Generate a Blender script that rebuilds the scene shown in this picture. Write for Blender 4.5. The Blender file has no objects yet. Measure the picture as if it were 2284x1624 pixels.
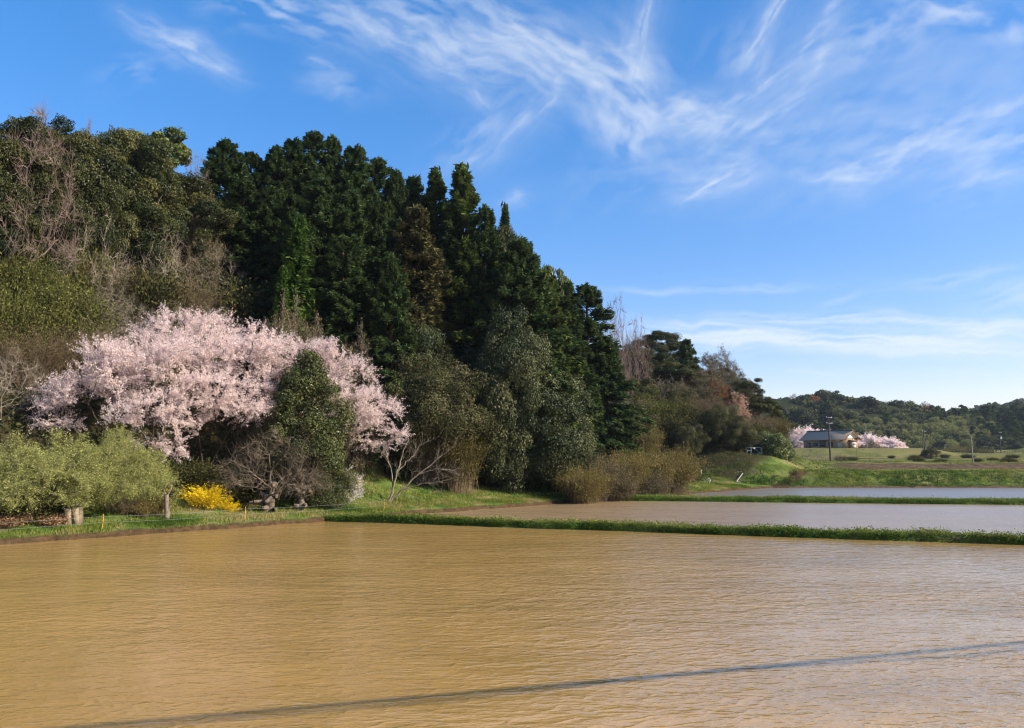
import bpy, math, random
import numpy as np
from mathutils import Vector
R = math.radians
scene = bpy.context.scene
col = scene.collection
# ------------------------------------------------------------------ camera
CAM_H = 4.0
PITCH = math.atan(207.0 / 1683.6)          # horizon sits at row 1019 of the 2284x1624 view
FD, CU, CV = 1683.6, 1142.0, 812.0
cd = bpy.data.cameras.new('camera')
cam = bpy.data.objects.new('camera', cd); col.objects.link(cam)
cam.location = (0, 0, CAM_H)
cam.rotation_euler = (R(90) + PITCH, 0, 0)
cd.sensor_width = 36.0
cd.lens = 36.0 * FD / 2284.0
cd.clip_start = 0.1; cd.clip_end = 30000
scene.camera = cam
# ------------------------------------------------------------------ sky, sun, exposure
SUN_AZ, SUN_EL = 108.0, 29.0                # azimuth clockwise from the view axis (+Y)
world = bpy.data.worlds.new('World'); scene.world = world; world.use_nodes = True
wn, wl = world.node_tree.nodes, world.node_tree.links
wn.clear()
sky = wn.new('ShaderNodeTexSky'); sky.sky_type = 'NISHITA'; sky.sun_disc = False
sky.sun_elevation = R(SUN_EL); sky.sun_rotation = R(SUN_AZ)
sky.air_density = 1.0; sky.dust_density = 0.6; sky.ozone_density = 2.2; sky.altitude = 0
hs = wn.new('ShaderNodeHueSaturation'); hs.inputs['Saturation'].default_value = 1.68
tn = wn.new('ShaderNodeMix'); tn.data_type = 'RGBA'; tn.blend_type = 'MULTIPLY'; tn.inputs[0].default_value = 1.0; tn.inputs[7].default_value = (1.10, 0.93, 1.07, 1)
ga = wn.new('ShaderNodeGamma'); ga.inputs['Gamma'].default_value = 0.70
bg = wn.new('ShaderNodeBackground'); bg.inputs['Strength'].default_value = 0.135
wo = wn.new('ShaderNodeOutputWorld')
wl.new(sky.outputs[0], ga.inputs['Color']); wl.new(ga.outputs[0], hs.inputs['Color']); wl.new(hs.outputs[0], tn.inputs[6]); wl.new(tn.outputs[2], bg.inputs['Color']); wl.new(bg.outputs[0], wo.inputs['Surface'])
sd = bpy.data.lights.new('sun', 'SUN'); sd.energy = 3.5; sd.angle = R(0.5); sd.color = (1.0, 0.90, 0.74)
sun = bpy.data.objects.new('sun', sd); col.objects.link(sun)
sdir = Vector((math.sin(R(SUN_AZ)) * math.cos(R(SUN_EL)), math.cos(R(SUN_AZ)) * math.cos(R(SUN_EL)), math.sin(R(SUN_EL))))
sun.rotation_euler = sdir.to_track_quat('Z', 'Y').to_euler()
sun.location = (60, -10, 60)
vs = scene.view_settings
vs.view_transform = 'Standard'; vs.look = 'None'; vs.gamma = 1.0; vs.use_curve_mapping = False
vs.exposure = 1.3
cy = scene.cycles
cy.max_bounces = 5; cy.diffuse_bounces = 2; cy.glossy_bounces = 2; cy.transmission_bounces = 3
cy.transparent_max_bounces = 8; cy.caustics_reflective = False; cy.caustics_refractive = False
cy.use_denoising = True; cy.denoiser = 'OPENIMAGEDENOISE'; cy.denoising_input_passes = 'RGB_ALBEDO_NORMAL'; cy.denoising_prefilter = 'ACCURATE'
cy.sample_clamp_indirect = 4.0
cy.filter_width = 1.15
# ------------------------------------------------------------------ geometry helpers
cp, sp = math.cos(PITCH), math.sin(PITCH)

def ray(u, v):
    dx, dy = (u - CU) / FD, (CV - v) / FD
    return np.array([dx, cp - dy * sp, sp + dy * cp])

def at(u, v, Y):
    r = ray(u, v)
    return np.array([0, 0, CAM_H]) + r * (Y / r[1])

def ground(u, v, z=0.0):
    r = ray(u, v)
    return np.array([0, 0, CAM_H]) + r * ((z - CAM_H) / r[2])

def sstep(a, b, x):
    t = np.clip((x - a) / (b - a), 0, 1)
    return t * t * (3 - 2 * t)

def _hash(ix, iy, seed):
    h = (ix.astype(np.int64) * 374761393 + iy.astype(np.int64) * 668265263 + seed * 974634777) & 0x7fffffff
    h = ((h ^ (h >> 13)) * 1274126177) & 0x7fffffff
    return ((h ^ (h >> 16)) & 0xffff) / 65535.0

def vnoise(x, y, seed=0):
    x = np.asarray(x, float); y = np.asarray(y, float)
    ix, iy = np.floor(x).astype(np.int64), np.floor(y).astype(np.int64)
    fx, fy = x - ix, y - iy
    fx = fx * fx * (3 - 2 * fx); fy = fy * fy * (3 - 2 * fy)
    a, b = _hash(ix, iy, seed), _hash(ix + 1, iy, seed)
    c, d = _hash(ix, iy + 1, seed), _hash(ix + 1, iy + 1, seed)
    return (a * (1 - fx) + b * fx) * (1 - fy) + (c * (1 - fx) + d * fx) * fy

def fbm(x, y, seed=0, octv=4):
    s, a, t = 0.0, 0.5, 0.0
    for i in range(octv):
        s = s + a * vnoise(x * 2 ** i + 17.3 * i, y * 2 ** i - 9.1 * i, seed + i); t += a; a *= 0.5
    return s / t

def mesh_np(name, V, faces, mat=None, tint=None, smooth=False, vattr=None):
    """faces: list of int arrays (M,k); tint: list of per-face floats or None"""
    me = bpy.data.meshes.new(name)
    V = np.ascontiguousarray(V, dtype=np.float32)
    me.vertices.add(len(V)); me.vertices.foreach_set('co', V.ravel())
    faces = [np.ascontiguousarray(f, dtype=np.int32) for f in faces if len(f)]
    nl = sum(f.size for f in faces); nf = sum(len(f) for f in faces)
    me.loops.add(nl); me.polygons.add(nf)
    me.loops.foreach_set('vertex_index', np.concatenate([f.ravel() for f in faces]))
    tot = np.concatenate([np.full(len(f), f.shape[1], np.int32) for f in faces])
    st = np.concatenate([[0], np.cumsum(tot)[:-1]]).astype(np.int32)
    me.polygons.foreach_set('loop_start', st)
    if smooth:
        me.polygons.foreach_set('use_smooth', np.ones(nf, bool))
    me.update(calc_edges=True)
    if tint is not None:
        a = me.attributes.new('tint', 'FLOAT', 'FACE'); a.data.foreach_set('value', np.asarray(tint, np.float32))
    for k, arr in (vattr or {}).items():
        a = me.attributes.new(k, 'FLOAT', 'POINT'); a.data.foreach_set('value', np.asarray(arr, np.float32))
    if mat is not None:
        me.materials.append(mat)
    return me

def link(name, me, parent=None, loc=None):
    o = bpy.data.objects.new(name, me); col.objects.link(o)
    if parent is not None: o.parent = parent
    if loc is not None: o.location = [float(q) for q in loc]
    return o

def tag(o, label=None, cat=None, group=None, kind=None):
    if label: o['label'] = label
    if cat: o['category'] = cat
    if group: o['group'] = group
    if kind: o['kind'] = kind
    return o

def thing(name, label, cat, loc=(0, 0, 0), rz=0.0, sc=(1, 1, 1), group=None):
    o = bpy.data.objects.new(name, None); col.objects.link(o)
    o.location = [float(q) for q in loc]; o.rotation_euler = (0, 0, rz); o.scale = [float(q) for q in sc]
    o.empty_display_size = 0.2
    return tag(o, label, cat, group)

class G:
    """collects vertices, quads and per-face tints for one mesh"""
    def __init__(s): s.V, s.F, s.T, s.n = [], [], [], 0
    def add(s, V, F, T=None):
        V = np.asarray(V, float).reshape(-1, 3); F = np.asarray(F, int)
        s.V.append(V); s.F.append(F + s.n); s.T.append(np.full(len(F), 0.5) if T is None else np.broadcast_to(np.asarray(T, float), (len(F),)))
        s.n += len(V)
    def box(s, x0, x1, y0, y1, z0, z1, t=0.5):
        V = [(x, y, z) for z in (z0, z1) for y in (y0, y1) for x in (x0, x1)]
        s.add(V, [(0, 2, 3, 1), (4, 5, 7, 6), (0, 1, 5, 4), (2, 6, 7, 3), (0, 4, 6, 2), (1, 3, 7, 5)], t)
    def tube(s, P0, P1, R0, R1, sides=5, t=0.5):
        V, F = tubes(np.atleast_2d(P0), np.atleast_2d(P1), np.atleast_1d(R0), np.atleast_1d(R1), sides)
        s.add(V, F, t)
    def mesh(s, name, mat, smooth=False):
        ks = {}
        V = np.concatenate(s.V); fs, ts = [], []
        for f, t in zip(s.F, s.T): ks.setdefault(f.shape[1], []).append((f, t))
        for k, l in ks.items():
            fs.append(np.concatenate([a for a, b in l])); ts.append(np.concatenate([b for a, b in l]))
        return mesh_np(name, V, fs, mat, np.concatenate(ts), smooth)

def norm(a):
    return a / np.maximum(np.linalg.norm(a, axis=-1, keepdims=True), 1e-9)

def tubes(P0, P1, R0, R1, sides=4):
    P0, P1 = np.asarray(P0, float), np.asarray(P1, float)
    n = len(P0); d = norm(P1 - P0)
    ref = np.where(np.abs(d[:, 2:3]) > 0.9, np.array([[1.0, 0, 0]]), np.array([[0, 0, 1.0]]))
    a = norm(np.cross(d, ref)); b = np.cross(d, a)
    th = np.arange(sides) * 2 * math.pi / sides
    ring = a[:, None, :] * np.cos(th)[None, :, None] + b[:, None, :] * np.sin(th)[None, :, None]
    V = np.concatenate([P0[:, None, :] + ring * np.asarray(R0)[:, None, None], P1[:, None, :] + ring * np.asarray(R1)[:, None, None]], 1)
    k = np.arange(sides); k2 = (k + 1) % sides
    f = np.stack([k, k2, k2 + sides, k + sides], 1)
    F = (f[None] + (np.arange(n) * 2 * sides)[:, None, None]).reshape(-1, 4)
    return V.reshape(-1, 3), F

def cards(C, L, W, a, b, fold=0.0):
    """diamond leaves: centre C, half length a along L, half width b along W"""
    L, W = norm(L), W - (W * norm(L)).sum(1, keepdims=True) * norm(L)
    W = norm(W); a = np.asarray(a)[:, None]; b = np.asarray(b)[:, None]
    V = np.stack([C - L * a, C + W * b - L * a * 0.1, C + L * a, C - W * b - L * a * 0.1], 1)
    F = np.arange(len(C) * 4).reshape(-1, 4)
    return V.reshape(-1, 3), F

# ------------------------------------------------------------------ materials
def new_mat(name):
    m = bpy.data.materials.new(name); m.use_nodes = True
    m.node_tree.nodes.clear()
    return m, m.node_tree.nodes, m.node_tree.links

def mixc(n, l, fac, a, b, blend='MIX'):
    x = n.new('ShaderNodeMix'); x.data_type = 'RGBA'; x.blend_type = blend
    for s, v in ((0, fac), (6, a), (7, b)):
        if hasattr(v, 'is_output'): l.new(v, x.inputs[s])
        elif s == 0: x.inputs[s].default_value = v
        else: x.inputs[s].default_value = tuple(v) + ((1,) if len(v) == 3 else ())
    return x.outputs[2]

def math_(n, l, op, a, b=0.0, clamp=False):
    x = n.new('ShaderNodeMath'); x.operation = op; x.use_clamp = clamp
    for i, v in enumerate((a, b)):
        if hasattr(v, 'is_output'): l.new(v, x.inputs[i])
        else: x.inputs[i].default_value = v
    return x.outputs[0]

def ramp(n, l, fac, stops):
    r = n.new('ShaderNodeValToRGB'); cr = r.color_ramp
    while len(cr.elements) > 1: cr.elements.remove(cr.elements[-1])
    for i, (p, c) in enumerate(stops):
        e = cr.elements[0] if i == 0 else cr.elements.new(p)
        e.position = p; e.color = tuple(c) + (1,)
    l.new(fac, r.inputs[0]); return r.outputs[0]

def noise(n, l, vec, scale, detail=3, rough=0.55, dist=0.0, ridged=False):
    x = n.new('ShaderNodeTexNoise')
    if ridged: x.noise_type = 'RIDGED_MULTIFRACTAL'; x.inputs['Offset'].default_value = 0.9; x.inputs['Gain'].default_value = 1.0
    x.inputs['Scale'].default_value = scale; x.inputs['Detail'].default_value = detail
    x.inputs['Roughness'].default_value = rough; x.inputs['Distortion'].default_value = dist
    if vec is not None: l.new(vec, x.inputs['Vector'])
    return x.outputs['Fac']

def pos(n): return n.new('ShaderNodeNewGeometry').outputs['Position']

def mapping(n, l, vec, scale=(1, 1, 1), rot=(0, 0, 0)):
    x = n.new('ShaderNodeMapping'); x.inputs['Scale'].default_value = scale; x.inputs['Rotation'].default_value = rot
    l.new(vec, x.inputs['Vector']); return x.outputs[0]

def leaf_mat(name, stops, transl=0.35, tcol=None, var=0.25, gloss=0.0, grough=0.4):
    """stops: colours over the leaf's own tint; each plant varies a little in value"""
    m, n, l = new_mat(name)
    at_ = n.new('ShaderNodeAttribute'); at_.attribute_name = 'tint'
    c = ramp(n, l, at_.outputs['Fac'], stops)
    oi = n.new('ShaderNodeObjectInfo')
    h = n.new('ShaderNodeHueSaturation')
    l.new(math_(n, l, 'ADD', math_(n, l, 'MULTIPLY', oi.outputs['Random'], var), 1 - var / 2), h.inputs['Value'])
    l.new(c, h.inputs['Color'])
    d = n.new('ShaderNodeBsdfDiffuse'); l.new(h.outputs[0], d.inputs['Color'])
    t = n.new('ShaderNodeBsdfTranslucent')
    if tcol:
        l.new(mixc(n, l, 1.0, h.outputs[0], tcol, 'MULTIPLY'), t.inputs['Color'])
    else: l.new(h.outputs[0], t.inputs['Color'])
    mx = n.new('ShaderNodeMixShader'); mx.inputs[0].default_value = transl
    l.new(d.outputs[0], mx.inputs[1]); l.new(t.outputs[0], mx.inputs[2])
    out = n.new('ShaderNodeOutputMaterial'); s = mx.outputs[0]
    if gloss:
        g = n.new('ShaderNodeBsdfGlossy'); g.inputs['Roughness'].default_value = grough
        m2 = n.new('ShaderNodeMixShader'); m2.inputs[0].default_value = gloss
        l.new(s, m2.inputs[1]); l.new(g.outputs[0], m2.inputs[2]); s = m2.outputs[0]
    l.new(s, out.inputs['Surface'])
    return m

def wood_mat(name, a, b, scale=6.0):
    m, n, l = new_mat(name)
    f = noise(n, l, mapping(n, l, pos(n), (1, 1, 0.35)), scale, 4)
    d = n.new('ShaderNodeBsdfDiffuse'); l.new(ramp(n, l, f, [(0.3, a), (0.7, b)]), d.inputs['Color'])
    o = n.new('ShaderNodeOutputMaterial'); l.new(d.outputs[0], o.inputs['Surface'])
    return m

def plain_mat(name, a, b=None, rough=0.7, scale=8.0, metal=0.0, bump=0.0):
    m, n, l = new_mat(name)
    p = n.new('ShaderNodeBsdfPrincipled'); p.inputs['Roughness'].default_value = rough; p.inputs['Metallic'].default_value = metal
    b = b or tuple(q * 0.75 for q in a)
    f = noise(n, l, pos(n), scale, 5)
    l.new(ramp(n, l, f, [(0.3, b), (0.7, a)]), p.inputs['Base Color'])
    if bump:
        bp = n.new('ShaderNodeBump'); bp.inputs['Strength'].default_value = bump; bp.inputs['Distance'].default_value = 0.02
        l.new(f, bp.inputs['Height']); l.new(bp.outputs[0], p.inputs['Normal'])
    o = n.new('ShaderNodeOutputMaterial'); l.new(p.outputs[0], o.inputs['Surface'])
    return m
# ------------------------------------------------------------------ terrain
S0 = ground(0, 1216)[:2]; S1 = ground(745, 1160)[:2]; S2 = ground(1500, 1105)[:2]
sh_d = (S2 - S0) / np.linalg.norm(S2 - S0)          # along the shore, away from the camera
sh_n = np.array([-sh_d[1], sh_d[0]])                # inland

def st_of(x, y):
    dx, dy = x - S0[0], y - S0[1]
    return dx * sh_d[0] + dy * sh_d[1], dx * sh_n[0] + dy * sh_n[1]

def xy_of(s, t):
    return S0[0] + s * sh_d[0] + t * sh_n[0], S0[1] + s * sh_d[1] + t * sh_n[1]

def shore_off(s):
    # the mud edge of the near paddies is not quite straight
    return 0.5 * (vnoise(s * 0.35, s * 0 + 3, 5) - 0.5) + 0.3 * (vnoise(s * 1.3, s * 0, 6) - 0.5) + 0.9 * np.sin(np.clip(s / 48, 0, 1.0) * math.pi) * 0.0

def zfun(x, y):
    x = np.asarray(x, float); y = np.asarray(y, float)
    s, t = st_of(x, y); t = t - shore_off(s)
    # wooded hill along the shore
    bank = np.interp(t, [-3, -0.12, 0.12, 0.5, 4, 9, 14], [-0.5, -0.25, 0.22, 0.34, 0.75, 2.0, 3.6])
    ridge = np.interp(s, [-80, -40, 20, 36, 50, 62, 74, 90, 120], [25, 25, 24, 19, 12, 7.5, 4.0, 1.5, 1.0])
    zA = bank + (ridge - 3.6) * np.clip((t - 10.5) / 21, 0, 1) * (ridge > 3.6) - 3.0 * sstep(70, 78, s) * sstep(5, 14, t) * 0.9
    zA = zA + (fbm(x * 0.12, y * 0.12, 11) - 0.5) * 2.2 * sstep(6, 18, t) + (fbm(x * 0.5, y * 0.5, 13) - 0.5) * 0.5 * sstep(0.6, 4, t)
    # terraces beyond the far paddy
    yy = y + 0.03 * (x - 60) + 1.0 * (vnoise(x * 0.08, y * 0 + 1, 21) - 0.5)
    zT = np.interp(yy, [92, 98.2, 98.6, 100.5, 103.8, 105, 121, 125.5, 127, 180, 215, 260, 345], [-0.5, -0.3, 0.25, 0.75, 1.95, 2.0, 2.1, 2.95, 3.0, 3.4, 3.9, 5.0, 7.2])
    zT = zT + (fbm(x * 0.25, y * 0.25, 23) - 0.5) * 0.5 * sstep(98.5, 100, yy) + (fbm(x * 0.9, y * 0.9, 24) - 0.5) * 0.75 * sstep(98.7, 100, yy) * (1 - sstep(103, 105, yy))
    z = np.maximum(zA, zT)
    # second, lower wooded hill and the grass mound at its foot
    r = np.hypot((x - 25) / 27, (y - 142) / 32)
    z = z + 16.5 * sstep(1.1, 0.2, r)
    r = np.hypot((x - 33.5) / 11.0, (y - 112.5) / 9.5)
    z = z + 2.2 * sstep(1.05, 0.35, r)
    # the house platform
    qx, qy = np.abs(x - 106) - 16, np.abs(y - 246) - 12
    sd_ = np.hypot(np.maximum(qx, 0), np.maximum(qy, 0))
    z = np.where(y > 190, np.maximum(z, z + (6.7 - z) * sstep(20, 2, sd_)), z)
    # rough mounds in the fields further right
    r = np.hypot((x - 215) / 34, (y - 282) / 20); z = z + 3.6 * sstep(1.0, 0.2, r) * (0.7 + 0.6 * fbm(x * .09, y * .09, 31))
    # the far wooded hills
    prof = np.interp(x, [0, 110, 190, 230, 260, 285, 320, 345, 400, 520], [28, 29, 30, 27, 22, 17, 15, 16, 22, 26])
    z = z + prof * sstep(350, 445, y) + (fbm(x * 0.03, y * 0.03, 37) - 0.5) * 10 * sstep(370, 430, y)
    z = z + 11 * sstep(455, 620, y) * sstep(300, 420, x)
    return z

def zpt(x, y): return float(zfun(np.array([x]), np.array([y]))[0])

def grid_mesh(name, X, Y, Z, mat, vattr=None):
    h, w = X.shape
    V = np.stack([X, Y, Z], -1).reshape(-1, 3)
    i = np.arange(h * w).reshape(h, w)
    F = np.stack([i[:-1, :-1], i[:-1, 1:], i[1:, 1:], i[1:, :-1]], -1).reshape(-1, 4)
    return mesh_np(name, V, [F], mat, smooth=True, vattr=vattr)

def grass_ground_mat(name, cols, dirt, dirt_amt=0.45):
    m, n, l = new_mat(name)
    p = pos(n)
    f1 = noise(n, l, p, 0.35, 4); f2 = noise(n, l, p, 3.0, 5, 0.65); f3 = noise(n, l, p, 14.0, 3)
    c = ramp(n, l, f1, [(0.35, cols[0]), (0.5, cols[1]), (0.65, cols[2])])
    c = mixc(n, l, math_(n, l, 'MULTIPLY', f2, 0.7), c, cols[0])
    dm = ramp(n, l, noise(n, l, p, 0.8, 6, 0.7), [(dirt_amt + 0.12, (0, 0, 0)), (dirt_amt + 0.24, (1, 1, 1))])
    c = mixc(n, l, dm, c, dirt)
    d = n.new('ShaderNodeBsdfDiffuse'); l.new(c, d.inputs['Color'])
    b = n.new('ShaderNodeBump'); b.inputs['Strength'].default_value = 0.9; b.inputs['Distance'].default_value = 0.12
    l.new(math_(n, l, 'ADD', f2, math_(n, l, 'MULTIPLY', f3, 0.5)), b.inputs['Height']); l.new(b.outputs[0], d.inputs['Normal'])
    o = n.new('ShaderNodeOutputMaterial'); l.new(d.outputs[0], o.inputs['Surface'])
    return m

def hill_mat():
    """near hillside: bare mud at the waterline, grass on the bank, leaf litter under the wood"""
    m, n, l = new_mat('hillside_ground')
    p = pos(n); f1 = noise(n, l, p, 0.5, 4); f2 = noise(n, l, p, 4.0, 5, 0.65)
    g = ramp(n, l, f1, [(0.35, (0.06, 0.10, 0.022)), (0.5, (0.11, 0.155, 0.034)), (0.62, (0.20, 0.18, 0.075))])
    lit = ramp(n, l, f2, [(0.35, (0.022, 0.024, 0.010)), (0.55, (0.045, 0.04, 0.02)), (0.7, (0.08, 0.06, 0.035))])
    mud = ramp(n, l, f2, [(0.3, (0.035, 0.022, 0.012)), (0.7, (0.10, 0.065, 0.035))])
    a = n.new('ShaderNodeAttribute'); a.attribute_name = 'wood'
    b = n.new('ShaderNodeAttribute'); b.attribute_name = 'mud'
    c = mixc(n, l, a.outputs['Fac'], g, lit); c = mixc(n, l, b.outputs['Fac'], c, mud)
    d = n.new('ShaderNodeBsdfDiffuse'); l.new(c, d.inputs['Color'])
    bp = n.new('ShaderNodeBump'); bp.inputs['Strength'].default_value = 0.8; bp.inputs['Distance'].default_value = 0.1
    l.new(f2, bp.inputs['Height']); l.new(bp.outputs[0], d.inputs['Normal'])
    o = n.new('ShaderNodeOutputMaterial'); l.new(d.outputs[0], o.inputs['Surface'])
    return m

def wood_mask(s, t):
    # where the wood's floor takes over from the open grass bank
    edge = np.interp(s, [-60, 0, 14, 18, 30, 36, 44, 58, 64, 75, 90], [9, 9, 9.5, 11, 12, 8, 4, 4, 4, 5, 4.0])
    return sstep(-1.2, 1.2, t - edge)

ss = np.arange(-48, 96, 0.28)
tt = np.concatenate([np.arange(-1.6, 1.6, 0.10), np.arange(1.6, 16, 0.4), np.arange(16, 90, 1.4)])
Sg, Tg = np.meshgrid(ss, tt)
Xg, Yg = xy_of(Sg, Tg); Zg = zfun(Xg, Yg)
to = Tg - shore_off(Sg)
mudv = sstep(0.42, 0.15, to + 0.35 * (fbm(Sg * 1.5, Tg * 1.5, 3) - 0.5))
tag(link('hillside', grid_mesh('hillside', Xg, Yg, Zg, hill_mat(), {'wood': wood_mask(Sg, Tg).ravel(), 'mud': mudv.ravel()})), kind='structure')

# fields and far hills: a fan of rows, finer near the camera
ys = np.concatenate([np.arange(95, 108, 0.3), np.arange(108, 135, 0.7), np.arange(135, 300, 2.0), np.arange(300, 700, 5.0)])
xs = np.linspace(0, 1, 420)
Xf = 2 + xs[None, :] * (ys[:, None] * 1.05 + 60); Yf = np.repeat(ys[:, None], len(xs), 1)
Zf = zfun(Xf, Yf) - 0.04

def field_mat():
    m, n, l = new_mat('field_ground')
    p = pos(n); f1 = noise(n, l, p, 0.12, 4); f2 = noise(n, l, p, 1.1, 5, 0.65); f3 = noise(n, l, p, 6.0, 4)
    g = ramp(n, l, f1, [(0.35, (0.06, 0.09, 0.02)), (0.5, (0.115, 0.145, 0.035)), (0.62, (0.20, 0.19, 0.065))])
    g = mixc(n, l, ramp(n, l, f2, [(0.40, (0, 0, 0)), (0.62, (0.95, 0.95, 0.95))]), g, (0.028, 0.05, 0.014))
    soil = ramp(n, l, f2, [(0.35, (0.065, 0.045, 0.03)), (0.65, (0.15, 0.105, 0.07))])
    dry = ramp(n, l, f2, [(0.35, (0.18, 0.155, 0.06)), (0.65, (0.29, 0.24, 0.11))])
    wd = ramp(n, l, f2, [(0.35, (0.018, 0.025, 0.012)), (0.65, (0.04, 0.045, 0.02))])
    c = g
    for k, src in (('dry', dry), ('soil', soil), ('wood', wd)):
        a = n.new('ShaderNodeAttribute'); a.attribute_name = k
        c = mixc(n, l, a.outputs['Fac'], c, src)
    d = n.new('ShaderNodeBsdfDiffuse'); l.new(c, d.inputs['Color'])
    bp = n.new('ShaderNodeBump'); bp.inputs['Strength'].default_value = 0.8; bp.inputs['Distance'].default_value = 0.15
    l.new(math_(n, l, 'ADD', f2, f3), bp.inputs['Height']); l.new(bp.outputs[0], d.inputs['Normal'])
    o = n.new('ShaderNodeOutputMaterial'); l.new(d.outputs[0], o.inputs['Surface'])
    return m

yyf = Yf + 0.03 * (Xf - 60) + 1.0 * (vnoise(Xf * 0.08, Yf * 0 + 1, 21) - 0.5)
nz = fbm(Xf * 0.2, Yf * 0.2, 41)
soil = sstep(120.5, 121.3, yyf) * sstep(126, 125.2, yyf) * sstep(50, 56, Xf) + 0.9 * sstep(99.3, 98.6, yyf)
soil = np.maximum(soil, 0.0 * np.exp(-((Xf - 36.5) / 3.2) ** 2 - ((Yf - 106.5) / 2.0) ** 2))
dry = sstep(104.2, 105.5, yyf) * sstep(121, 119, yyf) * 0.8 + sstep(126, 127, yyf) * sstep(133, 130, yyf) * 0.8
dry = np.maximum(dry, sstep(160, 165, Yf + nz * 8) * sstep(190, 184, Yf + nz * 8) * (Xf > 128) * 0.9)
dry = np.maximum(dry, sstep(292, 300, Yf + nz * 14) * sstep(330, 322, Yf) * 0.6)
dry = np.maximum(dry, 0.65 * sstep(1.1, 0.5, np.hypot((Xf - 35) / 11.0, (Yf - 110) / 9.5)))
band = lambda a, b: sstep(a, a + 0.8, yyf + 3 * nz) * sstep(b, b - 0.8, yyf + 3 * nz)
dry = np.maximum(dry, np.where(Yf > 127, 0.28 + 0.25 * (nz > 0.5), 0) * (Yf < 340))
dry = np.maximum(dry, (0.7 * band(142, 149) + 0.8 * band(203, 211) + 0.6 * band(232, 240)) * (Xf > 70))
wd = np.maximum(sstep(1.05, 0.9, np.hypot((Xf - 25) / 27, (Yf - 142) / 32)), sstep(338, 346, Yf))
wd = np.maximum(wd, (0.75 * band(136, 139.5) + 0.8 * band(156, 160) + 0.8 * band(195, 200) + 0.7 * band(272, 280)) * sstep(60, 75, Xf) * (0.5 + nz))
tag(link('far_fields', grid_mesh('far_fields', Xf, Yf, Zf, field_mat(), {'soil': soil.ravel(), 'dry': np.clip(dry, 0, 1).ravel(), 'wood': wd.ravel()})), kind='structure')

# one sheet of ground under everything, out to the horizon
gm = plain_mat('paddy_mud', (0.11, 0.07, 0.035), (0.06, 0.04, 0.02), 0.9, 0.5)
V = [(-6000, -3000, -0.6), (6000, -3000, -0.6), (6000, 9000, -0.6), (-6000, 9000, -0.6)]
tag(link('ground', mesh_np('ground', V, [np.array([[0, 1, 2, 3]])], gm)), kind='structure')

# the raised road the photo is taken from, behind and below the camera
g = G()
road_x = np.array([-90, 90.0]); 
def strip(g, prof, x0, x1, slope=0.0):
    for (ya, za), (yb, zb) in zip(prof[:-1], prof[1:]):
        g.add([(x0, ya + slope * x0, za), (x1, ya + slope * x1, za), (x1, yb + slope * x1, zb), (x0, yb + slope * x0, zb)], [(0, 1, 2, 3)])
strip(g, [(4.6, -0.55), (2.0, 2.2), (1.2, 2.3)], -90, 120)
tag(link('road_verge', g.mesh('road_verge', grass_ground_mat('verge_ground', [(0.04, 0.08, 0.015), (0.07, 0.13, 0.02), (0.12, 0.15, 0.04)], (0.09, 0.07, 0.04)))), kind='structure')
g = G(); strip(g, [(1.2, 2.3), (-4.0, 2.36), (-4.6, 2.3), (-7, -0.55)], -90, 120)
tag(link('road', g.mesh('road', plain_mat('asphalt', (0.06, 0.06, 0.062), (0.045, 0.045, 0.047), 0.85, 20))), kind='structure')

# ------------------------------------------------------------------ water
def water_mat(name, c0, c1, amp=1.0, ior=1.42, rough=0.10):
    m, n, l = new_mat(name)
    p = pos(n)
    pr = n.new('ShaderNodeBsdfPrincipled')
    f = noise(n, l, mapping(n, l, p, (0.10, 0.30, 1), (0, 0, R(-18))), 1.0, 6, 0.68, 0.8)
    l.new(ramp(n, l, f, [(0.3, c0), (0.7, c1)]), pr.inputs['Base Color'])
    pr.inputs['Roughness'].default_value = rough; pr.inputs['IOR'].default_value = ior
    # wind ripples: long-crested wavelets across the view, finer chop on top, calmer patches
    w1 = noise(n, l, mapping(n, l, p, (0.8, 2.0, 1), (0, 0, R(9))), 1.0, 2, 0.5, 0.5)
    w2 = noise(n, l, mapping(n, l, p, (2.3, 4.8, 1), (0, 0, R(-7))), 0.8, 2, 0.5, 0.6, True)
    w3 = noise(n, l, mapping(n, l, p, (6, 13, 1), (0, 0, R(12))), 1.0, 2, 0.5, 0.3)
    h = math_(n, l, 'ADD', math_(n, l, 'MULTIPLY', w1, 0.60), math_(n, l, 'ADD', math_(n, l, 'MULTIPLY', w2, 0.13), math_(n, l, 'MULTIPLY', w3, 0.16)))
    calm = ramp(n, l, noise(n, l, mapping(n, l, p, (0.05, 0.12, 1), (0, 0, R(25))), 1.0, 3), [(0.32, (0.30, 0.30, 0.30)), (0.62, (1, 1, 1))])
    b = n.new('ShaderNodeBump'); b.inputs['Distance'].default_value = 0.10 * amp
    l.new(calm, b.inputs['Strength'])
    l.new(h, b.inputs['Height']); l.new(b.outputs[0], pr.inputs['Normal'])
    o = n.new('ShaderNodeOutputMaterial'); l.new(pr.outputs[0], o.inputs['Surface'])
    return m

def sheet(name, pts, z, mat):
    V = [(float(a), float(b), z) for a, b in pts]
    return tag(link(name, mesh_np(name, V, [np.arange(len(V))[None]], mat)), kind='structure')

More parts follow.
